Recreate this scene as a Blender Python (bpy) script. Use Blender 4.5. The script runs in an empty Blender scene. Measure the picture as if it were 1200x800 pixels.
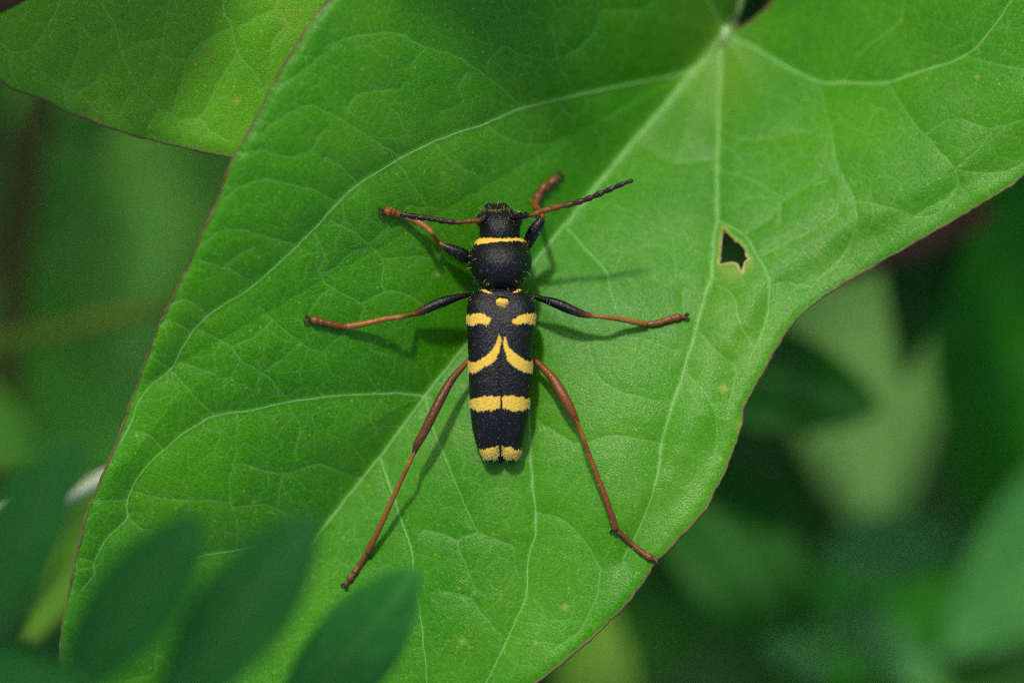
import bpy, math, random
import numpy as np
from mathutils import Vector

scene = bpy.context.scene
C = scene.collection
random.seed(7)
RNG = np.random.default_rng(7)

# ------------------------------------------------------------------ camera, sky, sun, exposure
# one unit is about 4.7 mm: the beetle is three units long
scene.unit_settings.system = 'METRIC'
scene.unit_settings.scale_length = 0.0047
D = 45.0                                    # camera height above the leaf
cam = bpy.data.cameras.new("camera")
cam_o = bpy.data.objects.new("camera", cam)
C.objects.link(cam_o)
cam_o.location = (0, 0, D)
cam_o.rotation_euler = (0, 0, 0)            # straight down on the leaf
cam.sensor_width = 36.0
cam.lens = 36.0 * D / 12.0
cam.clip_start = 0.1
cam.clip_end = 2000
cam.dof.use_dof = True
cam.dof.focus_distance = D - 0.62
cam.dof.aperture_fstop = cam.lens * 1e-3 / 2.0   # an opening two units wide (about f/11 on a macro lens)
cam.dof.aperture_blades = 0
scene.camera = cam_o

SUN_DIR = Vector((0.20, -0.86, -1.0)).normalized()   # the way the light travels
TO_SUN = -SUN_DIR
world = bpy.data.worlds.new("World")
scene.world = world
world.use_nodes = True
wn = world.node_tree.nodes
bg = wn["Background"]
sky = wn.new("ShaderNodeTexSky")
sky.sky_type = 'NISHITA'
sky.sun_disc = False
sky.dust_density = 2.5            # light summer haze
sky.sun_elevation = math.asin(TO_SUN.z)
sky.sun_rotation = math.atan2(TO_SUN.x, TO_SUN.y)
world.node_tree.links.new(sky.outputs[0], bg.inputs[0])
bg.inputs[1].default_value = 0.15
sun = bpy.data.lights.new("sun", 'SUN')
sun.energy = 2.4
sun.angle = math.radians(4.0)
sun.color = (1.0, 0.94, 0.80)
sun_o = bpy.data.objects.new("sun", sun)
C.objects.link(sun_o)
sun_o.rotation_euler = SUN_DIR.to_track_quat('-Z', 'Y').to_euler()
sun_o.location = (-8, 30, 40)

scene.view_settings.view_transform = 'Standard'
scene.view_settings.look = 'None'
scene.view_settings.gamma = 1.0
scene.view_settings.exposure = 0.84
scene.view_settings.use_curve_mapping = False
scene.render.engine = 'CYCLES'
scene.cycles.use_denoising = False      # the photograph has its own fine grain
scene.cycles.use_adaptive_sampling = False
scene.cycles.pixel_filter_type = 'BLACKMAN_HARRIS'
scene.cycles.filter_width = 1.2
scene.cycles.max_bounces = 8
scene.cycles.transmission_bounces = 4
scene.cycles.sample_clamp_indirect = 4.0


# ------------------------------------------------------------------ helpers
def P(u, v, z):
    """point of the photograph (1200 x 800) at height z"""
    k = (D - z) / D * 0.01
    return Vector(((u - 600.0) * k, (400.0 - v) * k, z))


def Parr(u, v, z):
    k = (D - z) / D * 0.01
    return np.stack([(u - 600.0) * k, (400.0 - v) * k, z + 0 * u], axis=-1)


def mesh_np(name, verts, faces, smooth=True):
    """verts (n,3), faces (m,k) arrays of one face size, or a list of such arrays"""
    me = bpy.data.meshes.new(name)
    verts = np.asarray(verts, dtype=np.float32)
    if not isinstance(faces, list):
        faces = [faces]
    faces = [np.asarray(f, dtype=np.int32) for f in faces if len(f)]
    me.vertices.add(len(verts))
    me.vertices.foreach_set("co", verts.ravel())
    nl = sum(f.size for f in faces)
    npoly = sum(len(f) for f in faces)
    me.loops.add(nl)
    me.polygons.add(npoly)
    me.loops.foreach_set("vertex_index", np.concatenate([f.ravel() for f in faces]))
    starts, tot, s = [], [], 0
    for f in faces:
        k = f.shape[1]
        starts.append(np.arange(len(f), dtype=np.int32) * k + s)
        tot.append(np.full(len(f), k, dtype=np.int32))
        s += f.size
    me.polygons.foreach_set("loop_start", np.concatenate(starts))
    me.polygons.foreach_set("loop_total", np.concatenate(tot))
    me.update(calc_edges=True)
    me.validate()
    if smooth:
        me.polygons.foreach_set("use_smooth", np.ones(npoly, dtype=bool))
    return me


def link(name, me, mat=None, parent=None):
    o = bpy.data.objects.new(name, me)
    C.objects.link(o)
    if mat is not None and me is not None:
        me.materials.append(mat)
    if parent is not None:
        o.parent = parent
    return o


def empty(name, loc):
    o = bpy.data.objects.new(name, None)
    o.empty_display_size = 0.3
    o.location = loc
    C.objects.link(o)
    return o


def tag(o, label=None, cat=None, group=None, kind=None):
    if label: o["label"] = label
    if cat: o["category"] = cat
    if group: o["group"] = group
    if kind: o["kind"] = kind
    return o


def adopt(child, parent):
    """parent without moving: the parent is an unrotated empty"""
    child.parent = parent
    child.matrix_parent_inverse.identity()
    child.location = child.location - parent.location


def spline(pts, n=12, closed=False):
    """Catmull-Rom through points of any dimension"""
    p = np.asarray(pts, dtype=float)
    m = len(p)
    out = []
    rng = m if closed else m - 1
    t = np.linspace(0, 1, n, endpoint=False)[:, None]
    for i in range(rng):
        if closed:
            a, b, c, d = p[(i - 1) % m], p[i], p[(i + 1) % m], p[(i + 2) % m]
        else:
            b, c = p[i], p[i + 1]
            a = p[i - 1] if i > 0 else 2 * b - c
            d = p[i + 2] if i + 2 < m else 2 * c - b
        out.append(0.5 * (2 * b + (c - a) * t + (2 * a - 5 * b + 4 * c - d) * t * t + (3 * b - a - 3 * c + d) * t ** 3))
    if not closed:
        out.append(p[-1:])
    return np.concatenate(out)


def tube(pts, radii, seg=8, caps=True, closed=False):
    """tube around a polyline -> verts, list of face arrays"""
    p = np.asarray(pts, dtype=float)
    n = len(p)
    r = np.broadcast_to(np.asarray(radii, dtype=float), (n,))
    if closed:
        tan = np.roll(p, -1, 0) - np.roll(p, 1, 0)
    else:
        tan = np.gradient(p, axis=0)
    tan /= np.linalg.norm(tan, axis=1)[:, None] + 1e-9
    up = np.array([0.0, 0.0, 1.0])
    side = np.cross(tan, up)
    ln = np.linalg.norm(side, axis=1)
    side[ln < 1e-3] = (1, 0, 0)
    side /= np.linalg.norm(side, axis=1)[:, None]
    nrm = np.cross(side, tan)
    a = np.linspace(0, 2 * math.pi, seg, endpoint=False)
    ring = (side[:, None, :] * np.cos(a)[None, :, None] + nrm[:, None, :] * np.sin(a)[None, :, None]) * r[:, None, None]
    v = (p[:, None, :] + ring).reshape(-1, 3)
    m = n if closed else n - 1
    i = np.arange(m)[:, None] * seg
    j = np.arange(seg)[None, :]
    i2 = ((np.arange(m) + 1) % n)[:, None] * seg
    f = np.stack([i + j, i + (j + 1) % seg, i2 + (j + 1) % seg, i2 + j], axis=-1).reshape(-1, 4)
    faces = [f]
    if caps and not closed:
        v = np.concatenate([v, p[:1], p[-1:]])
        c0, c1 = n * seg, n * seg + 1
        jj = np.arange(seg)
        faces.append(np.concatenate([
            np.stack([np.full(seg, c0), (jj + 1) % seg, jj], -1),
            np.stack([np.full(seg, c1), (n - 1) * seg + jj, (n - 1) * seg + (jj + 1) % seg], -1)]))
    return v, faces


class Parts:
    """collects shapes into one mesh"""
    def __init__(self):
        self.v, self.q, self.t, self.n = [], [], [], 0

    def add(self, v, faces):
        if not isinstance(faces, list):
            faces = [faces]
        for f in faces:
            (self.q if f.shape[1] == 4 else self.t).append(f + self.n)
        self.v.append(np.asarray(v))
        self.n += len(v)

    def mesh(self, name):
        fs = []
        if self.q: fs.append(np.concatenate(self.q))
        if self.t: fs.append(np.concatenate(self.t))
        return mesh_np(name, np.concatenate(self.v), fs)


def vnoise(u, v, scale, seed=0):
    """smooth value noise in [-1,1]"""
    r = np.random.default_rng(seed)
    tab = r.uniform(-1, 1, (256, 256))
    x, y = np.asarray(u) / scale, np.asarray(v) / scale
    xi, yi = np.floor(x).astype(int), np.floor(y).astype(int)
    fx, fy = x - xi, y - yi
    fx, fy = fx * fx * (3 - 2 * fx), fy * fy * (3 - 2 * fy)
    a = tab[xi % 256, yi % 256]; b = tab[(xi + 1) % 256, yi % 256]
    c = tab[xi % 256, (yi + 1) % 256]; d = tab[(xi + 1) % 256, (yi + 1) % 256]
    return (a * (1 - fx) + b * fx) * (1 - fy) + (c * (1 - fx) + d * fx) * fy


def voronoi_edge(u, v, cell, seed=0):
    """distance to the nearest cell border (same unit as u, v)"""
    r = np.random.default_rng(seed)
    jx, jy = r.uniform(0, 1, (128, 128)), r.uniform(0, 1, (128, 128))
    x, y = u / cell, v / cell
    xi, yi = np.floor(x).astype(int), np.floor(y).astype(int)
    f1 = np.full(x.shape, 9.0); p1x = np.zeros_like(x); p1y = np.zeros_like(x)
    for dx in (-1, 0, 1):
        for dy in (-1, 0, 1):
            cx, cy = xi + dx, yi + dy
            px, py = cx + jx[cx % 128, cy % 128], cy + jy[cx % 128, cy % 128]
            d = (px - x) ** 2 + (py - y) ** 2
            m = d < f1
            f1 = np.where(m, d, f1); p1x = np.where(m, px, p1x); p1y = np.where(m, py, p1y)
    e = np.full(x.shape, 9.0)
    for dx in (-2, -1, 0, 1, 2):
        for dy in (-2, -1, 0, 1, 2):
            cx, cy = xi + dx, yi + dy
            px, py = cx + jx[cx % 128, cy % 128], cy + jy[cx % 128, cy % 128]
            ddx, ddy = px - p1x, py - p1y
            l = np.sqrt(ddx ** 2 + ddy ** 2)
            ok = l > 1e-5
            l = np.where(ok, l, 1)
            q = ((0.5 * (px + p1x) - x) * ddx + (0.5 * (py + p1y) - y) * ddy) / l
            e = np.where(ok & (q < e), q, e)
    return e * cell


def sstep(a, b, x):
    t = np.clip((x - a) / (b - a), 0, 1)
    return t * t * (3 - 2 * t)


class Field:
    """regular grid in photo coordinates with distance fields"""
    def __init__(self, u0, v0, u1, v1, step):
        self.us = np.arange(u0, u1 + step, step)
        self.vs = np.arange(v0, v1 + step, step)
        self.u0, self.v0, self.step = u0, v0, step
        self.U, self.V = np.meshgrid(self.us, self.vs)

    def dist(self, poly, maxd, out=None, closed=False, value=None):
        """min distance to a polyline, up to maxd; value: optional callback(distance slice, slices, s)"""
        Dm = np.full(self.U.shape, float(maxd)) if out is None else out
        p = np.asarray(poly, float)
        if closed:
            p = np.concatenate([p, p[:1]])
        for k in range(len(p) - 1):
            a, b = p[k], p[k + 1]
            lo, hi = np.minimum(a, b) - maxd, np.maximum(a, b) + maxd
            i0 = max(0, int((lo[0] - self.u0) / self.step)); i1 = min(len(self.us), int((hi[0] - self.u0) / self.step) + 2)
            j0 = max(0, int((lo[1] - self.v0) / self.step)); j1 = min(len(self.vs), int((hi[1] - self.v0) / self.step) + 2)
            if i0 >= i1 or j0 >= j1:
                continue
            u, v = self.U[j0:j1, i0:i1], self.V[j0:j1, i0:i1]
            d = b - a
            l2 = max(d @ d, 1e-9)
            t = np.clip(((u - a[0]) * d[0] + (v - a[1]) * d[1]) / l2, 0, 1)
            dd = np.hypot(u - a[0] - t * d[0], v - a[1] - t * d[1])
            sl = Dm[j0:j1, i0:i1]
            np.minimum(sl, dd, out=sl)
        return Dm

    def inside(self, poly, U=None, V=None):
        U = self.U if U is None else U
        V = self.V if V is None else V
        p = np.asarray(poly, float)
        ins = np.zeros(U.shape, bool)
        lo, hi = p.min(0), p.max(0)
        for j in range(U.shape[0]):
            y = V[j, 0]
            if y < lo[1] or y > hi[1]:
                continue
            a, b = p, np.roll(p, -1, 0)
            m = (a[:, 1] > y) != (b[:, 1] > y)
            xs = np.sort(a[m, 0] + (y - a[m, 1]) / (b[m, 1] - a[m, 1]) * (b[m, 0] - a[m, 0]))
            ins[j] = (np.searchsorted(xs, U[j]) % 2) == 1
        return ins


def in_poly(u, v, poly):
    p = np.asarray(poly, float)
    ins = np.zeros(u.shape, bool)
    q = np.roll(p, -1, 0)
    for a, b in zip(p, q):
        m = (a[1] > v) != (b[1] > v)
        if a[1] == b[1]:
            continue
        x = a[0] + (v - a[1]) / (b[1] - a[1]) * (b[0] - a[0])
        ins ^= m & (u < x)
    return ins


# ------------------------------------------------------------------ materials
def new_mat(name):
    m = bpy.data.materials.new(name)
    m.use_nodes = True
    nt = m.node_tree
    for n in list(nt.nodes):
        nt.nodes.remove(n)
    out = nt.nodes.new("ShaderNodeOutputMaterial")
    return m, nt, out


def N(nt, kind, **kw):
    n = nt.nodes.new(kind)
    for k, v in kw.items():
        if isinstance(k, str) and hasattr(n, k) and not k.startswith("in_"):
            setattr(n, k, v)
    return n


def mixc(nt, fac, a, b, blend='MIX'):
    n = nt.nodes.new("ShaderNodeMix")
    n.data_type = 'RGBA'
    n.blend_type = blend
    for sock, val in ((n.inputs[0], fac), (n.inputs[6], a), (n.inputs[7], b)):
        if isinstance(val, bpy.types.NodeSocket):
            nt.links.new(val, sock)
        elif isinstance(val, (int, float)):
            sock.default_value = val
        else:
            sock.default_value = (*val, 1.0) if len(val) == 3 else val
    return n.outputs[2]


def ramp(nt, src, a, b, lo=0.0, hi=1.0):
    n = nt.nodes.new("ShaderNodeMapRange")
    n.inputs[1].default_value = a; n.inputs[2].default_value = b
    n.inputs[3].default_value = lo; n.inputs[4].default_value = hi
    n.clamp = True
    nt.links.new(src, n.inputs[0])
    return n.outputs[0]


def math_n(nt, op, a, b=None):
    n = nt.nodes.new("ShaderNodeMath")
    n.operation = op
    for sock, val in ((n.inputs[0], a), (n.inputs[1], b)):
        if val is None:
            continue
        if isinstance(val, bpy.types.NodeSocket):
            nt.links.new(val, sock)
        else:
            sock.default_value = val
    return n.outputs[0]


def noise(nt, co, scale, detail=3, rough=0.55, dist=0.0):
    n = nt.nodes.new("ShaderNodeTexNoise")
    n.inputs["Scale"].default_value = scale
    n.inputs["Detail"].default_value = detail
    n.inputs["Roughness"].default_value = rough
    n.inputs["Distortion"].default_value = dist
    nt.links.new(co, n.inputs["Vector"])
    return n.outputs["Fac"]


def leaf_material(name, dark, light, vein, rough=0.42, transl=0.22, tcol=None, dots=True, bump=0.25, spec=0.5, lump=1.2,
                  yellow=(0.26, 0.28, 0.05), brown=(0.085, 0.055, 0.02)):
    """mask attribute: R vein, G brown, B yellowed"""
    m, nt, out = new_mat(name)
    tc = nt.nodes.new("ShaderNodeTexCoord")
    co = tc.outputs["Object"]
    at = nt.nodes.new("ShaderNodeAttribute"); at.attribute_name = "mask"
    sep = nt.nodes.new("ShaderNodeSeparateColor")
    nt.links.new(at.outputs["Color"], sep.inputs[0])
    big = ramp(nt, noise(nt, co, 0.55, 3), 0.35, 0.65)
    col = mixc(nt, big, dark, light)
    fine = ramp(nt, noise(nt, co, 34, 5, 0.85), 0.36, 0.64)
    col = mixc(nt, 0.5, col, mixc(nt, fine, tuple(c * 0.6 for c in dark), tuple(c * 1.35 for c in light)))
    if dots:
        vo = nt.nodes.new("ShaderNodeTexVoronoi"); vo.feature = 'F1'; vo.inputs["Scale"].default_value = 9.0
        nt.links.new(co, vo.inputs["Vector"])
        sc = nt.nodes.new("ShaderNodeSeparateColor"); nt.links.new(vo.outputs["Color"], sc.inputs[0])
        size = ramp(nt, sc.outputs[0], 0.45, 1.0, 0.0, 0.17)
        dm = math_n(nt, 'LESS_THAN', vo.outputs["Distance"], size)
        dm = math_n(nt, 'MULTIPLY', dm, 0.55)
        col = mixc(nt, dm, col, (light[0] * 2.6 + 0.04, light[1] * 1.6, light[2] * 1.5))
        vg = nt.nodes.new("ShaderNodeTexVoronoi"); vg.feature = 'F1'; vg.inputs["Scale"].default_value = 30.0  # painted glints: pale specks standing in for the sparkle of the skin
        nt.links.new(co, vg.inputs["Vector"])
        sg = nt.nodes.new("ShaderNodeSeparateColor"); nt.links.new(vg.outputs["Color"], sg.inputs[0])
        glint_mask = math_n(nt, 'LESS_THAN', vg.outputs["Distance"], ramp(nt, sg.outputs[1], 0.5, 1.0, 0.0, 0.34))
        glint_mask = math_n(nt, 'MULTIPLY', glint_mask, 0.42)
        col = mixc(nt, glint_mask, col, (light[0] * 2.2 + 0.04, light[1] * 1.7, light[2] * 3 + 0.03))
    col = mixc(nt, sep.outputs[0], col, vein)
    col = mixc(nt, sep.outputs[2], col, yellow)
    col = mixc(nt, sep.outputs[1], col, brown)
    pb = nt.nodes.new("ShaderNodeBsdfPrincipled")
    nt.links.new(col, pb.inputs["Base Color"])
    pb.inputs["Specular IOR Level"].default_value = spec
    rn = ramp(nt, noise(nt, co, 30, 3, 0.7), 0.3, 0.7, rough - 0.10, rough + 0.12)
    nt.links.new(rn, pb.inputs["Roughness"])
    # the grain of the epidermis
    v2 = nt.nodes.new("ShaderNodeTexVoronoi"); v2.feature = 'F1'; v2.inputs["Scale"].default_value = 52.0
    nt.links.new(co, v2.inputs["Vector"])
    hsum = math_n(nt, 'ADD', math_n(nt, 'MULTIPLY', v2.outputs["Distance"], -0.9), math_n(nt, 'MULTIPLY', noise(nt, co, 7, 4, 0.6), lump))
    bp = nt.nodes.new("ShaderNodeBump")
    bp.inputs["Strength"].default_value = bump
    bp.inputs["Distance"].default_value = 0.03
    nt.links.new(hsum, bp.inputs["Height"])
    nt.links.new(bp.outputs[0], pb.inputs["Normal"])
    tr = nt.nodes.new("ShaderNodeBsdfTranslucent")
    if tcol is None:
        tr_col = mixc(nt, 0.5, col, (0.16, 0.34, 0.02))
        nt.links.new(tr_col, tr.inputs[0])
    else:
        tr.inputs[0].default_value = (*tcol, 1)
    mx = nt.nodes.new("ShaderNodeMixShader")
    mx.inputs[0].default_value = transl
    nt.links.new(pb.outputs[0], mx.inputs[1]); nt.links.new(tr.outputs[0], mx.inputs[2])
    nt.links.new(mx.outputs[0], out.inputs[0])
    return m


def plain_material(name, a, b, rough=0.5, scale=6.0, bump=0.2, spec=0.4):
    m, nt, out = new_mat(name)
    tc = nt.nodes.new("ShaderNodeTexCoord")
    co = tc.outputs["Object"]
    f = ramp(nt, noise(nt, co, scale, 4, 0.6), 0.3, 0.7)
    col = mixc(nt, f, a, b)
    pb = nt.nodes.new("ShaderNodeBsdfPrincipled")
    nt.links.new(col, pb.inputs["Base Color"])
    pb.inputs["Roughness"].default_value = rough
    pb.inputs["Specular IOR Level"].default_value = spec
    bp = nt.nodes.new("ShaderNodeBump"); bp.inputs["Strength"].default_value = bump; bp.inputs["Distance"].default_value = 0.05
    nt.links.new(noise(nt, co, scale * 3, 4, 0.6), bp.inputs["Height"])
    nt.links.new(bp.outputs[0], pb.inputs["Normal"])
    nt.links.new(pb.outputs[0], out.inputs[0])
    return m


M_hero = leaf_material("bindweed_leaf_skin", (0.012, 0.120, 0.0008), (0.042, 0.188, 0.0018), (0.16, 0.33, 0.09),
                       rough=0.36, transl=0.20, bump=0.18, spec=0.15, lump=0.18)
M_second = leaf_material("paler_leaf_skin", (0.060, 0.240, 0.006), (0.085, 0.275, 0.008), (0.25, 0.42, 0.10),
                         rough=0.5, transl=0.25, bump=0.2, spec=0.15, lump=0.3)
M_margin = plain_material("leaf_margin_skin", (0.050, 0.028, 0.014), (0.10, 0.105, 0.030), 0.7, 1.6, 0.2, 0.15)
M_callus = plain_material("callus_skin", (0.33, 0.24, 0.10), (0.20, 0.22, 0.07), 0.6, 12.0)
M_stalk = plain_material("stalk_skin", (0.10, 0.19, 0.05), (0.16, 0.26, 0.08), 0.45, 4.0)
M_rib = plain_material("rib_skin", (0.022, 0.085, 0.012), (0.035, 0.11, 0.018), 0.7, 4.0, 0.2, 0.08)
M_brown = plain_material("brown_stem_skin", (0.040, 0.019, 0.007), (0.065, 0.030, 0.012), 0.6, 3.0, 0.2, 0.15)
M_olive = plain_material("olive_stem_skin", (0.065, 0.115, 0.010), (0.085, 0.140, 0.014), 0.7, 3.0, 0.2, 0.08)
M_cane = plain_material("cane_skin", (0.050, 0.042, 0.010), (0.070, 0.055, 0.014), 0.7, 3.0, 0.2, 0.08)
M_pale = plain_material("pale_stem_skin", (0.30, 0.35, 0.26), (0.40, 0.45, 0.36), 0.45, 3.0)


# ------------------------------------------------------------------ the ground and the growth far below
def ground():
    m, nt, out = new_mat("soil")
    tc = nt.nodes.new("ShaderNodeTexCoord")
    co = tc.outputs["Object"]
    a = ramp(nt, noise(nt, co, 0.12, 6, 0.65), 0.35, 0.65)
    col = mixc(nt, a, (0.022, 0.018, 0.010), (0.050, 0.040, 0.022))
    col = mixc(nt, ramp(nt, noise(nt, co, 0.9, 4), 0.5, 0.62), col, (0.018, 0.036, 0.008))
    pb = nt.nodes.new("ShaderNodeBsdfPrincipled")
    pb.inputs["Roughness"].default_value = 0.9
    nt.links.new(col, pb.inputs["Base Color"])
    nt.links.new(pb.outputs[0], out.inputs[0])
    s = np.linspace(-400, 400, 121)
    X, Y = np.meshgrid(s, s)
    Z = -46 + 0.8 * vnoise(X, Y, 13, 3) + 0.3 * vnoise(X, Y, 5, 4)
    n = len(s)
    i = np.arange(n * n).reshape(n, n)
    f = np.stack([i[:-1, :-1], i[:-1, 1:], i[1:, 1:], i[1:, :-1]], -1).reshape(-1, 4)
    o = link("ground", mesh_np("ground", np.stack([X, Y, Z], -1).reshape(-1, 3), f), m)
    tag(o, kind="structure")


ground()


def leaf_sheet(L, W, shape=0.42, fold=0.18, arch=0.15, wave=0.03, nu=22, nv=9, seed=0, tipsharp=1.0, side=None):
    """a blade along +Y from the origin, facing +Z: verts, quads, vein mask"""
    t = np.linspace(0, 1, nu)
    prof = np.sin(np.pi * np.clip(t, 0, 1) ** shape) ** (0.75 if shape < 1 else 0.6)
    prof = np.where(t > 0.6, prof * (1 - (np.clip(t - 0.6, 0, 1) / 0.4) ** 2 * 0.12 * tipsharp), prof)
    prof[0] = max(prof[0], 0.02); prof[-1] = 0.01
    prof = prof / prof.max()
    q = np.linspace(-1, 1, nv)
    T, Q = np.meshgrid(t, q, indexing='ij')
    X = Q * prof[:, None] * W / 2
    Y = T * L
    Z = fold * np.abs(X) - arch * L * (T - 0.35) ** 2 + wave * L * vnoise(T * 5 + seed, Q * 1.5, 1.0, seed) * np.abs(Q)
    i = np.arange(nu * nv).reshape(nu, nv)
    f = np.stack([i[:-1, :-1], i[:-1, 1:], i[1:, 1:], i[1:, :-1]], -1).reshape(-1, 4)
    lat = np.abs(((T * 7 - np.abs(Q) * 1.6) % 1.0) - 0.5)
    mask = np.maximum(np.exp(-(np.abs(Q) * prof[:, None] / 0.07) ** 2), 0.4 * (lat < 0.07))
    return np.stack([X, Y, Z], -1).reshape(-1, 3), f, mask.reshape(-1)


def frame_from(base, tip, roll):
    """matrix rows taking leaf axes to the world: Y along base->tip, Z as upright as can be, rolled about Y"""
    y = (tip - base).normalized()
    up = Vector((0, 0, 1))
    x = y.cross(up)
    x = Vector((1, 0, 0)) if x.length < 1e-3 else x.normalized()
    z = x.cross(y)
    c, s = math.cos(roll), math.sin(roll)
    return np.array([x * c + z * s, y, z * c - x * s])


def set_mask(me, r, g=None, b=None):
    n = len(me.vertices)
    a = me.attributes.new("mask", 'FLOAT_COLOR', 'POINT')
    arr = np.zeros((n, 4), np.float32); arr[:, 3] = 1
    arr[:, 0] = r
    if g is not None: arr[:, 1] = g
    if b is not None: arr[:, 2] = b
    a.data.foreach_set("color", arr.ravel())


# undergrowth: a low mass of leaves over the soil, nobody could count it
def undergrowth():
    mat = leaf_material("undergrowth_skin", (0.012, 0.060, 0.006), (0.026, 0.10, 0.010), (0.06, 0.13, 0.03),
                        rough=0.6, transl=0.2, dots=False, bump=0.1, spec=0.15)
    pr = Parts(); ms = []
    for k in range(900):
        L = random.uniform(3, 7)
        v, f, mk = leaf_sheet(L, L * random.uniform(0.45, 0.8), nu=8, nv=5, seed=k, fold=random.uniform(0, 0.3))
        b = Vector((random.uniform(-26, 26), random.uniform(-20, 24), random.uniform(-42, -26)))
        a = random.uniform(0, 6.283)
        tip = b + Vector((math.cos(a), math.sin(a), random.uniform(-0.5, 0.5)))
        Rm = frame_from(b, tip, random.uniform(-0.5, 0.5))
        pr.add(v @ Rm + np.array(b), f); ms.append(mk)
    me = pr.mesh("undergrowth")
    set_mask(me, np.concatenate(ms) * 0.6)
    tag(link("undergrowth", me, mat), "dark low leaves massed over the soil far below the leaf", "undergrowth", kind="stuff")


undergrowth()


# unseen higher foliage, added out of the frame on the sunny side, which keeps the growth below in the shade
def shade_leaves():
    mat = leaf_material("shade_foliage_skin", (0.028, 0.110, 0.008), (0.045, 0.150, 0.012), (0.08, 0.18, 0.04),
                        rough=0.5, transl=0.48, dots=False, bump=0.1, spec=0.2)
    pr = Parts(); ms = []

    lit = [(185, 172), (250, 128), (330, 104), (420, 112), (520, 128), (620, 122), (700, 84), (760, 30), (830, -30), (1050, -180), (1330, -180), (1330, 300),
           (1100, 520), (800, 925), (60, 1060), (-20, 900), (20, 600), (120, 400)]
    lit = np.array([tuple(P(a_, b_, 0.3))[:2] for a_, b_ in lit])

    gap = np.array([tuple(P(a_, b_, -17))[:2] for a_, b_ in [(960, 300), (1090, 300), (1090, 560), (1040, 620), (960, 560)]])   # a gap that lets sun down

    def put(b, L, W, az=None, pitch=None, roll=None, force=False):
        """adds a leaf unless its shade would fall on the sunlit leaf"""
        v, f, mk = leaf_sheet(L, W, nu=9, nv=5, seed=pr.n % 97, fold=random.uniform(0, 0.25))
        a = random.uniform(0, 6.283) if az is None else az
        tip = b + Vector((math.cos(a), math.sin(a), random.uniform(-0.6, 0.35) if pitch is None else pitch))
        Rm = frame_from(b, tip, random.uniform(-0.5, 0.5) if roll is None else roll)
        w = v @ Rm + np.array(b)
        d = w[:, 2] - 0.3
        sx, sy = w[:, 0] + d * 0.20, w[:, 1] - d * 0.86
        above = d > 0.2
        if not force and (in_poly(sx, sy, lit) & above).any(): return False
        d = w[:, 2] + 17
        if (in_poly(w[:, 0] + d * 0.20, w[:, 1] - d * 0.86, gap) & (w[:, 2] > -10)).any(): return False
        # nor stand in the picture itself
        k_ = D / np.maximum(D - w[:, 2], 1) * 100
        if ((np.abs(w[:, 0] * k_) < 640) & (np.abs(w[:, 1] * k_) < 440) & (w[:, 2] > -13)).any(): return False
        pr.add(w, f); ms.append(mk)
        return True

    # bank of added leaves behind the top edge
    k = 0
    while k < 700:
        b = Vector((random.uniform(-26, 26), random.uniform(8, 40), random.uniform(-14, 5)))
        L = random.uniform(3.0, 5.5)
        put(b, L, L * random.uniform(0.5, 0.75)); k += 1
    # leaves hanging higher, whose shade reaches the top of the big leaf and the leaf at upper left
    for (fu, fv, zz, L, az) in [(480, -150, 6.2, 3.6, -1.2), (640, -160, 6.6, 3.4, -1.9), (430, -10, 6.0, 2.6, 0.15), (640, 0, 6.3, 1.6, 2.9), (540, 20, 5.8, 1.6, -0.3), (90, -120, 5.4, 4.0, -1.4), (-60, 20, 5.6, 3.4, 0.0), (200, -120, 5.2, 3.2, -1.7), (20, 100, 5.0, 2.6, -0.1)]:
        p0 = P(fu, fv, 0.3)
        d = zz - 0.3
        put(Vector((p0.x - 0.20 * d, p0.y + 0.86 * d, zz)), L, L * 0.72, az, 0.0, 0.0, False)
    # a spray added high on the left, shading the leaflets near the lens
    k = 0
    for _ in range(3000):
        z0 = random.uniform(19, 22)
        b = Vector((random.uniform(-12, -3), random.uniform(-9.5, -5.2) + 0.86 * z0, z0))
        L = random.uniform(1.4, 2.4)
        if put(b, L, L * random.uniform(0.6, 0.8), None, random.uniform(-0.3, 0.3)): k += 1
        if k > 190: break
    me = pr.mesh("added_shade_foliage")
    set_mask(me, np.concatenate(ms) * 0.6)
    tag(link("added_shade_foliage", me, mat), "dense unseen foliage above the top of the picture, added to cast shade", "foliage", kind="stuff")


shade_leaves()


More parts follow.
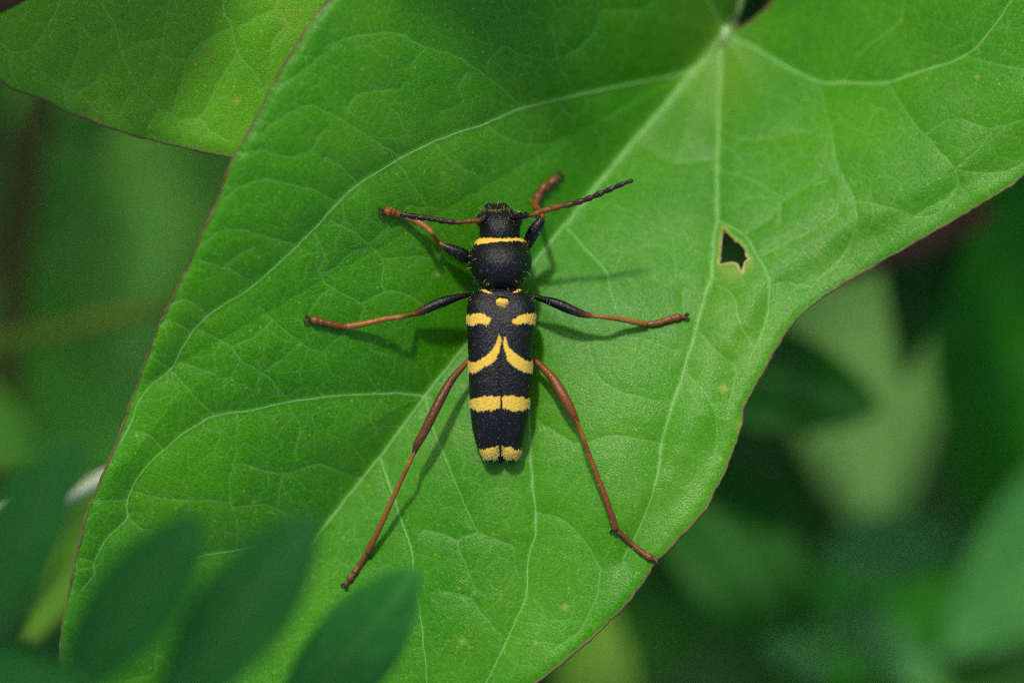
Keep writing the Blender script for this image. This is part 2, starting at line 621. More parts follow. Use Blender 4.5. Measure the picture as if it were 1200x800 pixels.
# ------------------------------------------------------------------ blurred leaves and stems behind
def back_leaf(label, base, tip, width, cols, z, z2=None, fold=0.15, arch=0.1, roll=0.0, shape=0.42, petiole=True,
              rough=0.5, name="background_leaf", group="blurred leaves behind the big leaf"):
    z2 = z if z2 is None else z2
    b, t = P(*base, z), P(*tip, z2)
    L = (t - b).length
    k = (D - z) / D * 0.01
    W = width * k
    v, f, mk = leaf_sheet(L, W, shape=shape, fold=fold, arch=arch, nu=40, nv=17, seed=int(abs(base[0]) + abs(tip[1])))
    Rm = frame_from(b, t, roll)
    root = empty(name, b)
    tag(root, label, "leaf", group)
    w = v @ Rm
    # thickness: an underside a little below
    nrm = Rm[2] * 0.05
    n = len(w)
    me = mesh_np("blade", np.concatenate([w, w - nrm]), np.concatenate([f, f[:, ::-1] + n]))
    mat = leaf_material("leaf_skin", cols[0], cols[1], tuple(min(1, c * 1.6 + 0.02) for c in cols[1]), rough=rough, transl=0.2,
                        dots=False, bump=0.15, spec=0.08)
    set_mask(me, np.concatenate([mk, mk]) * 0.7)
    link("blade", me, mat, root)
    nu, nv = 40, 17
    mid = w.reshape(nu, nv, 3)[:, nv // 2] - Rm[2] * 0.03
    v2, f2 = tube(mid, np.linspace(0.06, 0.015, nu) * min(1.4, W / 1.2), 6)
    link("midrib", mesh_np("midrib", v2, f2), M_rib, root)
    if petiole:
        y = Rm[1]
        p = spline([mid[0], mid[0] - y * 0.8 + np.array([0, 0, -0.4]), mid[0] - y * 1.6 + np.array([0, 0, -1.8]), mid[0] - y * 1.9 + np.array([0, 0, -5.0])], 6)
        v3, f3 = tube(p, 0.07, 6)
        link("petiole", mesh_np("petiole", v3, f3), M_rib, root)
    return root


def back_stem(name, label, pts, r, mat, cat="stem"):
    p3 = [P(u, v, z) for u, v, z in pts]
    base = p3[0].copy()
    p = spline([np.array(q - base) for q in p3], 8)
    rr = np.interp(np.linspace(0, 1, len(p)), np.linspace(0, 1, len(r)), r) if isinstance(r, (list, tuple)) else r
    # nodes: slight swellings
    n = len(p)
    rr = np.broadcast_to(rr, (n,)) * (1 + 0.12 * np.maximum(0, np.sin(np.linspace(0, 9, n))) ** 8)
    v, f = tube(p, rr, 12)
    o = link(name, mesh_np(name, v, f), mat)
    o.location = base
    tag(o, label, cat)
    return o


G_olive = ((0.088, 0.255, 0.024), (0.100, 0.280, 0.030))
G_mid = ((0.060, 0.205, 0.014), (0.075, 0.235, 0.018))
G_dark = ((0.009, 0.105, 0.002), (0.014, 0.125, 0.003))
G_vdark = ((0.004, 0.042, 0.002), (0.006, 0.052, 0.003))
G_pale = ((0.082, 0.195, 0.040), (0.098, 0.220, 0.047))
G_blue = ((0.035, 0.16, 0.030), (0.055, 0.20, 0.045))
G_lime = ((0.058, 0.145, 0.008), (0.075, 0.170, 0.012))

# right side
back_leaf("pale grey-green leaf pointing down, beyond the right edge of the big leaf", (985, 150), (1026, 622), 190, G_pale, -18, shape=1.1, fold=0.04, arch=0.05)
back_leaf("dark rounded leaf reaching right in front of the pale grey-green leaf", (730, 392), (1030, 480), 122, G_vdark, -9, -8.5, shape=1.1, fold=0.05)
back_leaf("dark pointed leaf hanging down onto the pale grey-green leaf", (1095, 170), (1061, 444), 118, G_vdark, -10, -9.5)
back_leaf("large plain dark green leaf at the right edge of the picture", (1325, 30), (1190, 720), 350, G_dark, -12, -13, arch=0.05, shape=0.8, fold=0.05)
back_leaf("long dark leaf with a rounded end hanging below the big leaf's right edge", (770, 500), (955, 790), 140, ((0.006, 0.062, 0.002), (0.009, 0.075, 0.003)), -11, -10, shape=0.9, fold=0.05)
back_leaf("small bluish leaf under the end of the long dark leaf", (880, 660), (962, 792), 80, G_blue, -11.5, -9.5, shape=1.1)
back_leaf("bluish green leaf lying level below the pale grey-green leaf's tip", (960, 650), (1150, 628), 85, G_blue, -13, -14, shape=0.8)
back_leaf("light bluish green leaf coming in at the lower right edge", (1330, 540), (1100, 778), 170, ((0.040, 0.180, 0.030), (0.055, 0.21, 0.040)), -11, -12, shape=0.6, fold=0.05)
back_leaf("narrow bluish leaf slanting down at the lower right", (980, 715), (1130, 830), 75, G_blue, -14, -13)
back_leaf("mid green upright leaf behind the big leaf's bottom edge", (700, 930), (700, 680), 100, G_lime, -11, -12, shape=0.7)
back_leaf("dull green leaf between the bottom edge and the long dark leaf", (640, 760), (900, 700), 130, ((0.010, 0.070, 0.003), (0.014, 0.085, 0.004)), -17, -18)
back_leaf("pale leaf edge in the lower right corner", (1330, 850), (1080, 806), 70, G_mid, -13, -13, shape=0.8)
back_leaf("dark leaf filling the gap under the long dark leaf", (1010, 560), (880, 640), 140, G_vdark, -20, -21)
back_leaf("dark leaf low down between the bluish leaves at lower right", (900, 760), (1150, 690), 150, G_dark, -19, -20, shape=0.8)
# left side
back_leaf("large olive green leaf behind the left edge of the big leaf", (230, -30), (150, 460), 400, G_olive, -15, -16, arch=0.04, shape=0.5)
back_leaf("green leaf below the thin horizontal stem at left", (230, 300), (50, 720), 420, ((0.090, 0.310, 0.020), (0.105, 0.34, 0.025)), -16.5, -17.5, arch=0.04, shape=0.5)
back_leaf("narrow dark leaf hanging in front of the olive green leaf", (75, 165), (138, 300), 36, G_mid, -12, -13)
back_leaf("yellow-green leaf under the leaflets at lower left", (150, 560), (25, 760), 110, G_lime, -5, -6)
back_leaf("green leaf at the left edge above the pale stalk", (-60, 470), (60, 560), 100, G_mid, -9, -10)
back_stem("bramble_cane", "dark reddish brown stem behind the upper left leaf", [(90, 40, -14), (48, 120, -14), (22, 260, -14.5), (8, 420, -15), (-20, 700, -18)], 0.26, M_cane)
back_stem("bindweed_vine", "thin olive stem running level behind the left edge", [(420, 300, -9), (250, 346, -9.5), (120, 376, -9.5), (-80, 420, -9.5)], [0.09, 0.1, 0.13, 0.2], M_olive)
back_stem("dead_twig", "brownish dead stem behind the big leaf's right edge", [(985, 322, -9.5), (1050, 292, -9), (1100, 272, -9), (1160, 248, -10)], [0.12, 0.24, 0.26, 0.12], M_brown)
back_stem("grass_straw", "pale whitish stalk crossing behind the leaflets at far left", [(-120, 650, -3), (-10, 607, -3), (60, 588, -3.1), (110, 565, -3.4), (260, 500, -5)], [0.14, 0.12, 0.10, 0.09, 0.07], M_pale)
back_stem("woody_twig", "dark red-brown stem across the top left corner", [(-90, 40, 1.6), (0, -3, 1.6), (60, -30, 1.6), (200, -60, 1.0)], 0.17, M_brown)


# ------------------------------------------------------------------ the big leaf
OUT1 = [(385, 0), (362, 30), (340, 65), (317, 105), (299, 142), (281, 172), (268, 198), (255, 234), (240, 268), (226, 300), (211, 331), (196, 361), (183, 391),
        (170, 425), (158, 458), (148, 487), (138, 516), (124, 548), (110, 581), (101, 606), (94, 632), (87, 662), (81, 692), (75, 724),
        (72, 752), (74, 800), (90, 870), (130, 940), (178, 990), (230, 975), (330, 935), (440, 890), (540, 846),
        (600, 815), (631, 797), (668, 768), (702, 738), (729, 712), (751, 685), (766, 661), (781, 645), (804, 621), (826, 596), (838, 574), (849, 554),
        (858, 530), (864, 512), (869, 497), (870, 480), (879, 462), (888, 446), (897, 430), (906, 414), (922, 388), (942, 365), (968, 345), (1000, 325), (1030, 308), (1060, 291), (1095, 270), (1130, 250),
        (1165, 230), (1200, 204), (1240, 168), (1275, 120), (1285, 60), (1265, 0), (1215, -60), (1130, -100), (1030, -95),
        (960, -60), (920, -20), (902, 5), (884, 22), (866, 33), (858, 34), (856, 26), (862, 8), (862, -20), (835, -80), (770, -125), (680, -140),
        (580, -125), (500, -90), (440, -50)]
HOLE0 = [(849.5, 269.5), (856, 276), (861, 281), (866, 285), (870, 291), (873, 296), (875.5, 302), (872.5, 305.5), (868, 317), (863.5, 307), (856, 306), (845.5, 307.5), (846, 298), (848, 284)]

HOLE = spline([(861 + (a - 861) * 1.14, 291 + (b - 291) * 1.12) for a, b in HOLE0], 3, closed=True)
HOLE = [tuple(q) for q in HOLE + np.random.default_rng(4).normal(0, 0.8, HOLE.shape)]   # ragged
# veins: (points, width px, strength, class)   class 1: midrib and basal, 2: lateral, 3: fine
MID = [(848, 42), (820, 74), (778, 125), (731, 179), (687, 233), (657, 270), (641, 289), (627, 306), (590, 352), (546, 404), (510, 448), (449, 530), (400, 591), (358, 645), (300, 722), (240, 800), (200, 880), (178, 985)]
V1 = [
    (MID, 4.6, 1.0, 1),
    ([(828, 66), (800, 86), (737, 99), (680, 111), (616, 126), (569, 145), (511, 165), (464, 189), (420, 216), (400, 234), (366, 270), (337, 299), (294, 337), (246, 368), (219, 398), (201, 432), (182, 447), (162, 472), (155, 493), (140, 522)], 3.4, 0.75, 2),
    ([(505, 466), (470, 461), (434, 462), (400, 463), (337, 471), (290, 481), (250, 488), (219, 505), (192, 527), (169, 549), (149, 586), (148, 608), (125, 631), (111, 658), (110, 672), (95, 692)], 2.8, 0.7, 2),
    ([(362, 641), (330, 640), (290, 643), (270, 646), (233, 652), (200, 672), (160, 720), (130, 760)], 2.6, 0.65, 2),
    ([(845, 46), (843, 100), (841, 160), (840, 220), (840, 260), (836.5, 282), (835, 302), (833, 325), (820, 368), (803, 430), (790, 468), (776, 517), (769, 563), (754, 608), (743, 631), (730, 655)], 3.0, 0.85, 2),
    ([(847, 44), (874, 51), (911, 73), (959, 96), (989, 97), (1036, 97), (1080, 84), (1134, 64), (1165, 30), (1187, 0), (1225, -50)], 3.2, 0.75, 2),
    ([(848, 40), (835, 10), (800, -30), (720, -70)], 3.0, 0.7, 2),
    ([(592, 350), (610, 420), (620, 492), (621, 530), (624, 564), (628, 618), (619, 658), (616, 699), (599, 739), (569, 800), (540, 840)], 2.4, 0.85, 2),
    ([(446, 535), (456, 570), (467, 601), (481, 641), (486, 685), (494, 732), (500, 800), (498, 850)], 2.0, 0.7, 3),
    ([(498, 462), (507, 504), (520, 532), (535, 570), (547, 597), (560, 624)], 1.8, 0.55, 3),
    ([(666, 268), (689, 295), (711, 319), (715, 340), (724, 369)], 2.2, 0.5, 3),
    ([(840, 258), (848, 262), (861, 268), (875, 279), (883, 294), (894, 311), (901, 327), (901, 344), (899, 371), (891, 395), (880, 415), (878, 430)], 2.0, 0.7, 3),
]
FINE1 = [
    [(560, 624), (580, 632), (602, 640)], [(560, 624), (537, 636), (548, 665), (557, 689), (553, 702), (586, 743)], [(498, 621), (520, 627), (538, 635)],
    [(521, 692), (553, 702)], [(704, 668), (697, 705), (677, 739), (650, 760)], [(802, 337), (799, 358)],
    [(1134, 66), (1165, 74), (1200, 83), (1240, 110)], [(1043, 98), (1063, 135), (1083, 157), (1104, 182), (1119, 199), (1119, 224), (1070, 255)],
    [(1119, 200), (1150, 202), (1178, 201), (1205, 190)], [(962, 98), (972, 145), (984, 199), (1002, 236), (1001, 267), (989, 297), (969, 320), (953, 334)],
    [(1009, 236), (1050, 245), (1070, 253), (1097, 250), (1119, 226)], [(914, 262), (914, 243), (918, 236), (945, 219), (972, 213)], [(914, 245), (893, 262), (875, 274)],
    [(884, 302), (912, 290), (942, 275), (985, 250)], [(905, 332), (930, 333), (952, 336)], [(953, 334), (979, 314), (1000, 310)],
    [(820, 391), (842, 415), (861, 429), (862, 442), (854, 469)], [(840, 334), (861, 351), (867, 381), (881, 405)], [(808, 440), (832, 470), (840, 500), (838, 530)],
    # left, upper part
    [(380, 56), (400, 47), (420, 41), (467, 40), (494, 54), (535, 67), (569, 89), (609, 121)], [(479, 79), (498, 57)], [(516, 133), (540, 120), (538, 101), (548, 84)],
    [(407, 128), (422, 110), (461, 106), (475, 98)], [(569, 74), (592, 54), (609, 64), (653, 69), (687, 50), (700, 29), (707, 13), (744, 13), (763, 2), (790, -20)],
    [(646, 30), (655, 71), (670, 101)], [(400, 140), (434, 162), (469, 184)], [(382, 186), (400, 196), (420, 216)], [(400, 51), (378, 64), (348, 88), (330, 100)],
    [(400, 140), (380, 130), (358, 125), (324, 142), (306, 159)], [(285, 182), (305, 177), (337, 184), (361, 177), (381, 152)],
    [(263, 233), (283, 218), (314, 211), (358, 221), (392, 235)], [(233, 304), (263, 314), (297, 331)], [(236, 288), (260, 270), (290, 272), (344, 287)],
    [(263, 312), (280, 299), (300, 290)], [(196, 361), (213, 351), (230, 359), (243, 371)], [(190, 379), (203, 378), (224, 390)], [(172, 415), (199, 432)],
    [(201, 435), (219, 455), (250, 486)], [(304, 358), (319, 375), (349, 400), (375, 412), (400, 393), (423, 375)], [(272, 407), (297, 395), (319, 375)], [(272, 407), (243, 391), (230, 385)],
    [(280, 422), (310, 439), (337, 467)], [(209, 425), (243, 435), (267, 444), (280, 422), (272, 407)], [(351, 402), (334, 418), (310, 435)],
    [(388, 258), (416, 274), (433, 287), (448, 303), (448, 330), (452, 342)], [(433, 286), (461, 260), (480, 243), (497, 245)], [(448, 303), (475, 301), (506, 302), (518, 294)],
    [(433, 290), (412, 296), (387, 319), (372, 318)], [(372, 318), (387, 337), (423, 356), (423, 375)], [(425, 355), (455, 341), (484, 350), (510, 365)], [(387, 337), (374, 350), (362, 366)],
    [(366, 272), (380, 300), (372, 318)], [(277, 530), (270, 560), (270, 587), (277, 611), (277, 643)], [(111, 587), (149, 586)], [(150, 574), (189, 584), (219, 587), (270, 587)],
    [(149, 606), (165, 619), (180, 622)], [(275, 594), (310, 592), (334, 602)], [(277, 543), (331, 555), (371, 545), (400, 554), (425, 560)], [(278, 484), (277, 530)], [(331, 555), (325, 590)],
    [(93, 655), (111, 660)], [(145, 797), (179, 790), (182, 766)], [(219, 585), (221, 600)], [(192, 527), (180, 515), (160, 505)], [(337, 473), (350, 500), (345, 530)], [(250, 488), (258, 510), (250, 530)],
    [(506, 165), (530, 190), (560, 205)], [(569, 145), (600, 165), (640, 170), (660, 160)], [(464, 189), (490, 225), (500, 242)],
    [(640, 380), (690, 400), (740, 395), (790, 410)], [(690, 400), (700, 440), (730, 460), (772, 470)], [(640, 500), (680, 520), (720, 510), (774, 520)], [(628, 600), (660, 610), (690, 640), (704, 668)],
    [(842, 150), (880, 165), (930, 155), (975, 160)], [(842, 200), (880, 210), (920, 235)], [(745, 165), (790, 190), (838, 185)], [(990, 97), (1010, 60), (1050, 30), (1060, 0)],
    [(1083, 157), (1120, 140), (1160, 150), (1200, 140)], [(1119, 199), (1150, 170), (1165, 150)],
]


def axis_st(u, v):
    s = ((u - 845) * 0.780 + (v - 45) * 0.6255 + 5.0) / 100.0
    t = (-(u - 845) * 0.6255 + (v - 45) * 0.780) / 100.0
    return s, t


def leaf_h0(u, v):
    """broad shape of the big leaf: folded along the midrib, sunk at the stalk"""
    s, t = axis_st(u, v)
    a = np.sqrt(s * s + 0.12 ** 2) - 0.12
    left = 1.42 * (1 - np.exp(-a / 2.6))
    right = 1.10 * (1 - np.exp(-a / 3.0))
    h = np.where(s < 0, left, right)
    # beyond the first big side vein the blade rises towards its edge
    dl = np.maximum(0, ((u - 825) * -0.501 + (v - 70) * -0.866) / 100.0)
    h = h + 0.38 * (1 - np.exp(-dl / 1.3)) * (dl > 0)
    r2 = (s * s + t * t)
    h = h - 1.6 * np.exp(-r2 / (2.9 ** 2))
    h = h + 0.07 * vnoise(u, v, 170, 11) + 0.02 * vnoise(u, v, 60, 12)
    # the leaf bends down a little towards its tip
    h = h - 0.012 * np.maximum(0, t - 4.5) ** 2
    return h


def build_leaf(name, outline, holes, veins, fine, hfun, step, mat, extra=None, edge_drop=None, seed=1, net=0.35, spots=(), under=0.035,
               quilt=0.11, ridge=0.016):
    out = spline(outline, 16, closed=True)
    # small unevenness of the edge
    cum = np.cumsum(np.r_[0, np.hypot(*(np.diff(out, axis=0).T))])
    nn = vnoise(cum, 0 * cum, 16, seed) * 0.8 + vnoise(cum, 0 * cum + 50, 5, seed + 1) * 0.5
    tan = np.roll(out, -1, 0) - np.roll(out, 1, 0)
    tan /= np.linalg.norm(tan, axis=1)[:, None] + 1e-9
    out = out + np.stack([-tan[:, 1], tan[:, 0]], 1) * nn[:, None]
    hol = [np.asarray(h, float) for h in holes]
    lo, hi = out.min(0) - 4, out.max(0) + 4
    F = Field(lo[0], lo[1], hi[0], hi[1], step)
    U, V = F.U, F.V
    edge = F.dist(out, 90, closed=True)
    # veins
    vm = np.zeros(U.shape)
    q1 = np.full(U.shape, 70.0)
    rid = np.zeros(U.shape)
    soft = np.full(U.shape, 26.0)
    paths = []
    for pts, w, s_, cl in veins:
        p = spline(pts, 6)
        L = np.r_[0, np.cumsum(np.hypot(*(np.diff(p, axis=0).T)))]
        p = p + np.stack([vnoise(L, 0 * L, 14, seed + 5), vnoise(L, 0 * L + 9, 14, seed + 6)], 1) * 0.9
        paths.append((p, w, cl))
        # veins taper along their course
        npt = len(p)
        d = None
        for c_ in range(4):
            a_, b_ = int(npt * c_ / 4), min(npt, int(npt * (c_ + 1) / 4) + 1)
            dc = F.dist(p[a_:b_], 70)
            wc = w * (1.12, 0.92, 0.74, 0.58)[c_]
            vm = np.maximum(vm, np.exp(-(dc / (wc * 0.56)) ** 3) * s_ * (1.0, 0.95, 0.85, 0.75)[c_])
            rid = np.maximum(rid, np.exp(-(dc / (wc * 0.9)) ** 2) * min(1.0, wc / 4.5))
            d = dc if d is None else np.minimum(d, dc)
        if cl <= 2:
            np.minimum(q1, d, out=q1)
        else:
            np.minimum(soft, d, out=soft)
    for pts in fine:
        p = spline(pts, 6)
        L = np.r_[0, np.cumsum(np.hypot(*(np.diff(p, axis=0).T)))]
        p = p + np.stack([vnoise(L + pts[0][0], 0 * L, 9, seed + 7), vnoise(L + pts[0][1], 0 * L + 9, 9, seed + 8)], 1) * 1.5
        d = F.dist(p, 26)
        np.minimum(soft, d, out=soft)
        vm = np.maximum(vm, np.exp(-(d / 0.95) ** 2) * 0.50)
    # finest net
    wu = U + 7 * vnoise(U, V, 24, seed + 20) + 2 * vnoise(U, V, 8, seed + 22)
    wv = V + 7 * vnoise(U, V, 24, seed + 21) + 2 * vnoise(U, V, 8, seed + 23)
    ins = F.inside(out)
    near = ins | (edge < 4)
    e1 = np.full(U.shape, 15.0); e2 = np.full(U.shape, 7.0)
    e1[near] = voronoi_edge(wu[near], wv[near], 30.0, seed + 30)
    e2[near] = voronoi_edge(wu[near] + 300, wv[near], 13.0, seed + 31)
    fade = 0.45 + 0.55 * sstep(-0.3, 0.5, vnoise(U, V, 45, seed + 33))
    vm = np.maximum(vm, np.exp(-(e1 / 0.85) ** 2) * net * fade)
    vm = np.maximum(vm, np.exp(-(e2 / 0.75) ** 2) * net * 0.4)
    vm = vm * (0.74 + 0.26 * vnoise(U, V, 6, seed + 40)) * (0.85 + 0.15 * vnoise(U, V, 40, seed + 41))
    # height
    H = hfun(U, V)
    H = H + quilt * (1 - np.exp(-q1 / 34.0)) + 0.021 * (1 - np.exp(-soft / 12.0)) + 0.003 * (1 - np.exp(-e1 / 5.0))
    H = H + ridge * rid
    if edge_drop is not None:
        H = H + edge_drop(U, V, edge)
    brown = np.exp(-(edge / 1.6) ** 2) * 0.8
    yellow = np.zeros(U.shape)
    for (su, sv, sr, kind, amt) in spots:
        i0 = max(0, int((su - 3 * sr - F.u0) / step)); j0 = max(0, int((sv - 3 * sr - F.v0) / step))
        ww = int(6 * sr / step) + 2
        sl = (slice(j0, j0 + ww), slice(i0, i0 + ww))
        d = np.hypot(U[sl] - su, V[sl] - sv) + 0.25 * sr * vnoise(U[sl], V[sl], max(2.0, sr * 0.6), 77)
        if kind == 'y': yellow[sl] = np.maximum(yellow[sl], np.exp(-(d / sr) ** 2) * amt)
        else: brown[sl] = np.maximum(brown[sl], np.exp(-(d / sr) ** 4) * amt)
    if extra is not None:
        vm, brown, yellow = extra(F, vm, brown, yellow)
    for h in hol:
        ins &= ~F.inside(h)
    # cells whose four corners are inside or nearly so
    c = ins[:-1, :-1].astype(int) + ins[:-1, 1:] + ins[1:, :-1] + ins[1:, 1:]
    keep = c >= 2
    idx = np.arange(U.size).reshape(U.shape)
    quads = np.stack([idx[:-1, :-1], idx[1:, :-1], idx[1:, 1:], idx[:-1, 1:]], -1)[keep]
    used, inv = np.unique(quads.ravel(), return_inverse=True)
    quads = inv.reshape(-1, 4)
    u, v, h = U.ravel()[used].copy(), V.ravel()[used].copy(), H.ravel()[used]
    # boundary vertices go onto the outline
    n = len(used)
    nb = np.bincount(quads.ravel(), minlength=n)
    bv = np.where(nb < 4)[0]
    lines = [out] + hol
    dense = []
    for l in lines:
        a, b = l, np.roll(l, -1, 0)
        for f in (0, 0.25, 0.5, 0.75):
            dense.append(a + (b - a) * f)
    dense = np.concatenate(dense)
    for k in range(0, len(bv), 500):
        ii = bv[k:k + 500]
        dd = (u[ii, None] - dense[None, :, 0]) ** 2 + (v[ii, None] - dense[None, :, 1]) ** 2
        j = dd.argmin(1)
        ok = dd[np.arange(len(ii)), j] < (2.2 * step) ** 2
        u[ii[ok]] = dense[j[ok], 0]; v[ii[ok]] = dense[j[ok], 1]
    verts = Parr(u, v, h)
    masks = [np.stack([vm.ravel()[used], brown.ravel()[used], yellow.ravel()[used]], 1)]
    vs, fs = [verts], [quads]
    # underside, coarser
    kk = 5
    Uc, Vc, Hc, Ic = U[::kk, ::kk], V[::kk, ::kk], H[::kk, ::kk], ins[::kk, ::kk]
    keep = Ic[:-1, :-1] & Ic[:-1, 1:] & Ic[1:, :-1] & Ic[1:, 1:]
    idx = np.arange(Uc.size).reshape(Uc.shape)
    q2 = np.stack([idx[:-1, :-1], idx[:-1, 1:], idx[1:, 1:], idx[1:, :-1]], -1)[keep]
    used2, inv2 = np.unique(q2.ravel(), return_inverse=True)
    vs.append(Parr(Uc.ravel()[used2], Vc.ravel()[used2], Hc.ravel()[used2] - under))
    fs.append(inv2.reshape(-1, 4) + n)
    masks.append(np.zeros((len(used2), 3)))
    me = mesh_np("blade", np.concatenate(vs), np.concatenate(fs))
    mk = np.concatenate(masks)
    set_mask(me, np.clip(mk[:, 0], 0, 1), np.clip(mk[:, 1], 0, 1), np.clip(mk[:, 2], 0, 1))

    def height(uu, vv):
        uu, vv = np.atleast_1d(np.asarray(uu, float)), np.atleast_1d(np.asarray(vv, float))
        x = np.clip((uu - F.u0) / F.step, 0, len(F.us) - 2); y = np.clip((vv - F.v0) / F.step, 0, len(F.vs) - 2)
        i, j = x.astype(int), y.astype(int)
        fx, fy = x - i, y - j
        return (H[j, i] * (1 - fx) + H[j, i + 1] * fx) * (1 - fy) + (H[j + 1, i] * (1 - fx) + H[j + 1, i + 1] * fx) * fy
    return me, height, out, hol, paths


def edge_drop1(U, V, e):
    s, t = axis_st(U, V)
    w = sstep(0.8, 2.0, s) * sstep(6.0, 4.5, t)
    rim = -0.055 * np.exp(-(e / 7.0) ** 1.5)
    return rim * np.where(s < 0, 1.2, 0.7) - 0.10 * w * (1 - sstep(20, 62, e + 8 * vnoise(U, V, 60, 91)))


def extra1(F, vm, brown, yellow):
    # the bitten hole has a corky pale rim; the leaf is yellowed below it
    d = F.dist(HOLE, 14, closed=True)
    yellow = np.maximum(yellow, np.exp(-(d / 3.2) ** 2) * (0.45 + 0.25 * vnoise(F.U, F.V, 9, 130)))
    d2 = np.hypot((F.U - 856) / 1.0, (F.V - 318) / 0.8)
    yellow = np.maximum(yellow, 0.35 * np.exp(-(d2 / 16) ** 2))
    yellow = np.maximum(yellow, 0.4 * np.exp(-(np.hypot(F.U - 879, F.V - 308) / 6) ** 2))
    # paler and yellower where the veins meet the stalk, and in soft patches towards the lower right edge
    d3 = np.hypot(F.U - 842, (F.V - 70) / 1.6)
    yellow = np.maximum(yellow, 0.16 * np.exp(-(d3 / 45) ** 2))
    for pu, pv, pr_, am in ((855, 400, 60, 0.10), (800, 600, 70, 0.06), (960, 290, 50, 0.07), (330, 690, 60, 0.05), (1120, 120, 80, 0.04)):
        yellow = np.maximum(yellow, am * np.exp(-(np.hypot(F.U - pu, F.V - pv) / pr_) ** 2) * (1 + 0.5 * vnoise(F.U, F.V, 30, 131)))
    # the skin is not of one green: broad blotches of the blade itself
    yellow = yellow + 0.04 * np.clip(vnoise(F.U, F.V, 85, 132) + 0.5 * vnoise(F.U, F.V, 33, 133), 0, 1)
    return vm, brown, yellow


random.seed(21)
SPOTS1 = [(848, 455, 5, 'y', 0.75), (852, 452, 2.4, 'b', 0.35), (662, 711, 4, 'y', 0.5), (543, 751, 4, 'y', 0.45), (1160, 40, 3, 'b', 0.4), (1145, 90, 2.5, 'y', 0.6),
          (265, 333, 3, 'b', 0.25), (151, 604, 2.5, 'y', 0.6), (513, 322, 2.0, 'y', 0.9), (297, 588, 2.5, 'y', 0.5), (870, 478, 6, 'b', 0.35), (868, 500, 7, 'y', 0.5)]
for _ in range(150):
    SPOTS1.append((random.uniform(120, 1180), random.uniform(10, 790), random.uniform(1.0, 2.0), random.choice('yyyyb'), random.uniform(0.25, 0.7)))

me1, H1, out1, hol1, paths1 = build_leaf("bindweed_leaf", OUT1, [HOLE], V1, FINE1, leaf_h0, 1.25, M_hero, extra1, edge_drop1, seed=3, spots=SPOTS1, net=0.32)
b1 = P(848, 42, float(H1(848, 42)[0]))
leaf1 = empty("bindweed_leaf", b1)
tag(leaf1, "large bright green arrow-shaped leaf with pale veins and a bitten hole, under the beetle", "leaf")
o = link("blade", me1, M_hero); adopt(o, leaf1)


def edge_tube(line, hf, r, name, mat, parent, seed=0, drop=0.015):
    seglen = np.r_[0, np.cumsum(np.hypot(*(np.diff(line, axis=0).T)))]
    n = int(seglen[-1] / 2.5)
    t = np.linspace(0, seglen[-1], max(n, 24), endpoint=False)
    u = np.interp(t, seglen, line[:, 0]); v = np.interp(t, seglen, line[:, 1])
    p = Parr(u, v, hf(u, v) - drop)
    rr = r * (1 + 0.45 * vnoise(t, 0 * t, 26, seed) + 0.35 * vnoise(t, 0 * t, 6, seed + 1))
    vv, ff = tube(p, rr, 6, closed=True)
    o = link(name, mesh_np(name, vv, ff), mat)
    adopt(o, parent)
    return o


def vein_parts(paths, outline, hf, parent, mat, scale=1.0):
    """the bigger veins stand a hair's breadth above the blade"""
    for p, w, cl in paths:
        keep = in_poly(p[:, 0], p[:, 1], outline)
        p = p[keep]
        L = np.r_[0, np.cumsum(np.hypot(*(np.diff(p, axis=0).T)))]
        n = int(L[-1] / 4) + 2
        tt = np.linspace(0, L[-1], n)
        u, v = np.interp(tt, L, p[:, 0]), np.interp(tt, L, p[:, 1])
        r = w * 0.0038 * scale * np.interp(tt / L[-1], [0, 0.3, 0.7, 1], [1.15, 0.95, 0.7, 0.35]) * (1 + 0.15 * vnoise(tt, 0 * tt, 12, 7))
        vv_, ff_ = tube(Parr(u, v, hf(u, v) - r * 0.80), r, 8)
        o_ = link("midrib" if cl == 1 else "vein", mesh_np("vein", vv_, ff_), mat)
        adopt(o_, parent)


M_vein = plain_material("vein_skin", (0.085, 0.245, 0.040), (0.135, 0.300, 0.075), 0.8, 5.0, 0.15, 0.05)
vein_parts(paths1, out1, H1, leaf1, M_vein)
edge_tube(np.concatenate([out1, out1[:1]]), H1, 0.016, "margin", M_margin, leaf1, 5)
hl = np.concatenate([hol1[0], hol1[0][:1]])
edge_tube(hl, H1, 0.011, "hole_rim", M_callus, leaf1, 8, 0.012)
# stalk: leaves the notch at the base and bends down behind the leaf
pz = float(H1(848, 46)[0])
pp = spline([np.array(P(846, 52, pz - 0.08)), np.array(P(852, 34, pz - 0.10)), np.array(P(862, 0, pz - 0.55)), np.array(P(880, -60, pz - 1.9)), np.array(P(905, -150, pz - 5))], 8)
vv, ff = tube(pp, np.linspace(0.10, 0.12, len(pp)), 10)
o = link("petiole", mesh_np("petiole", vv, ff), M_stalk); adopt(o, leaf1)

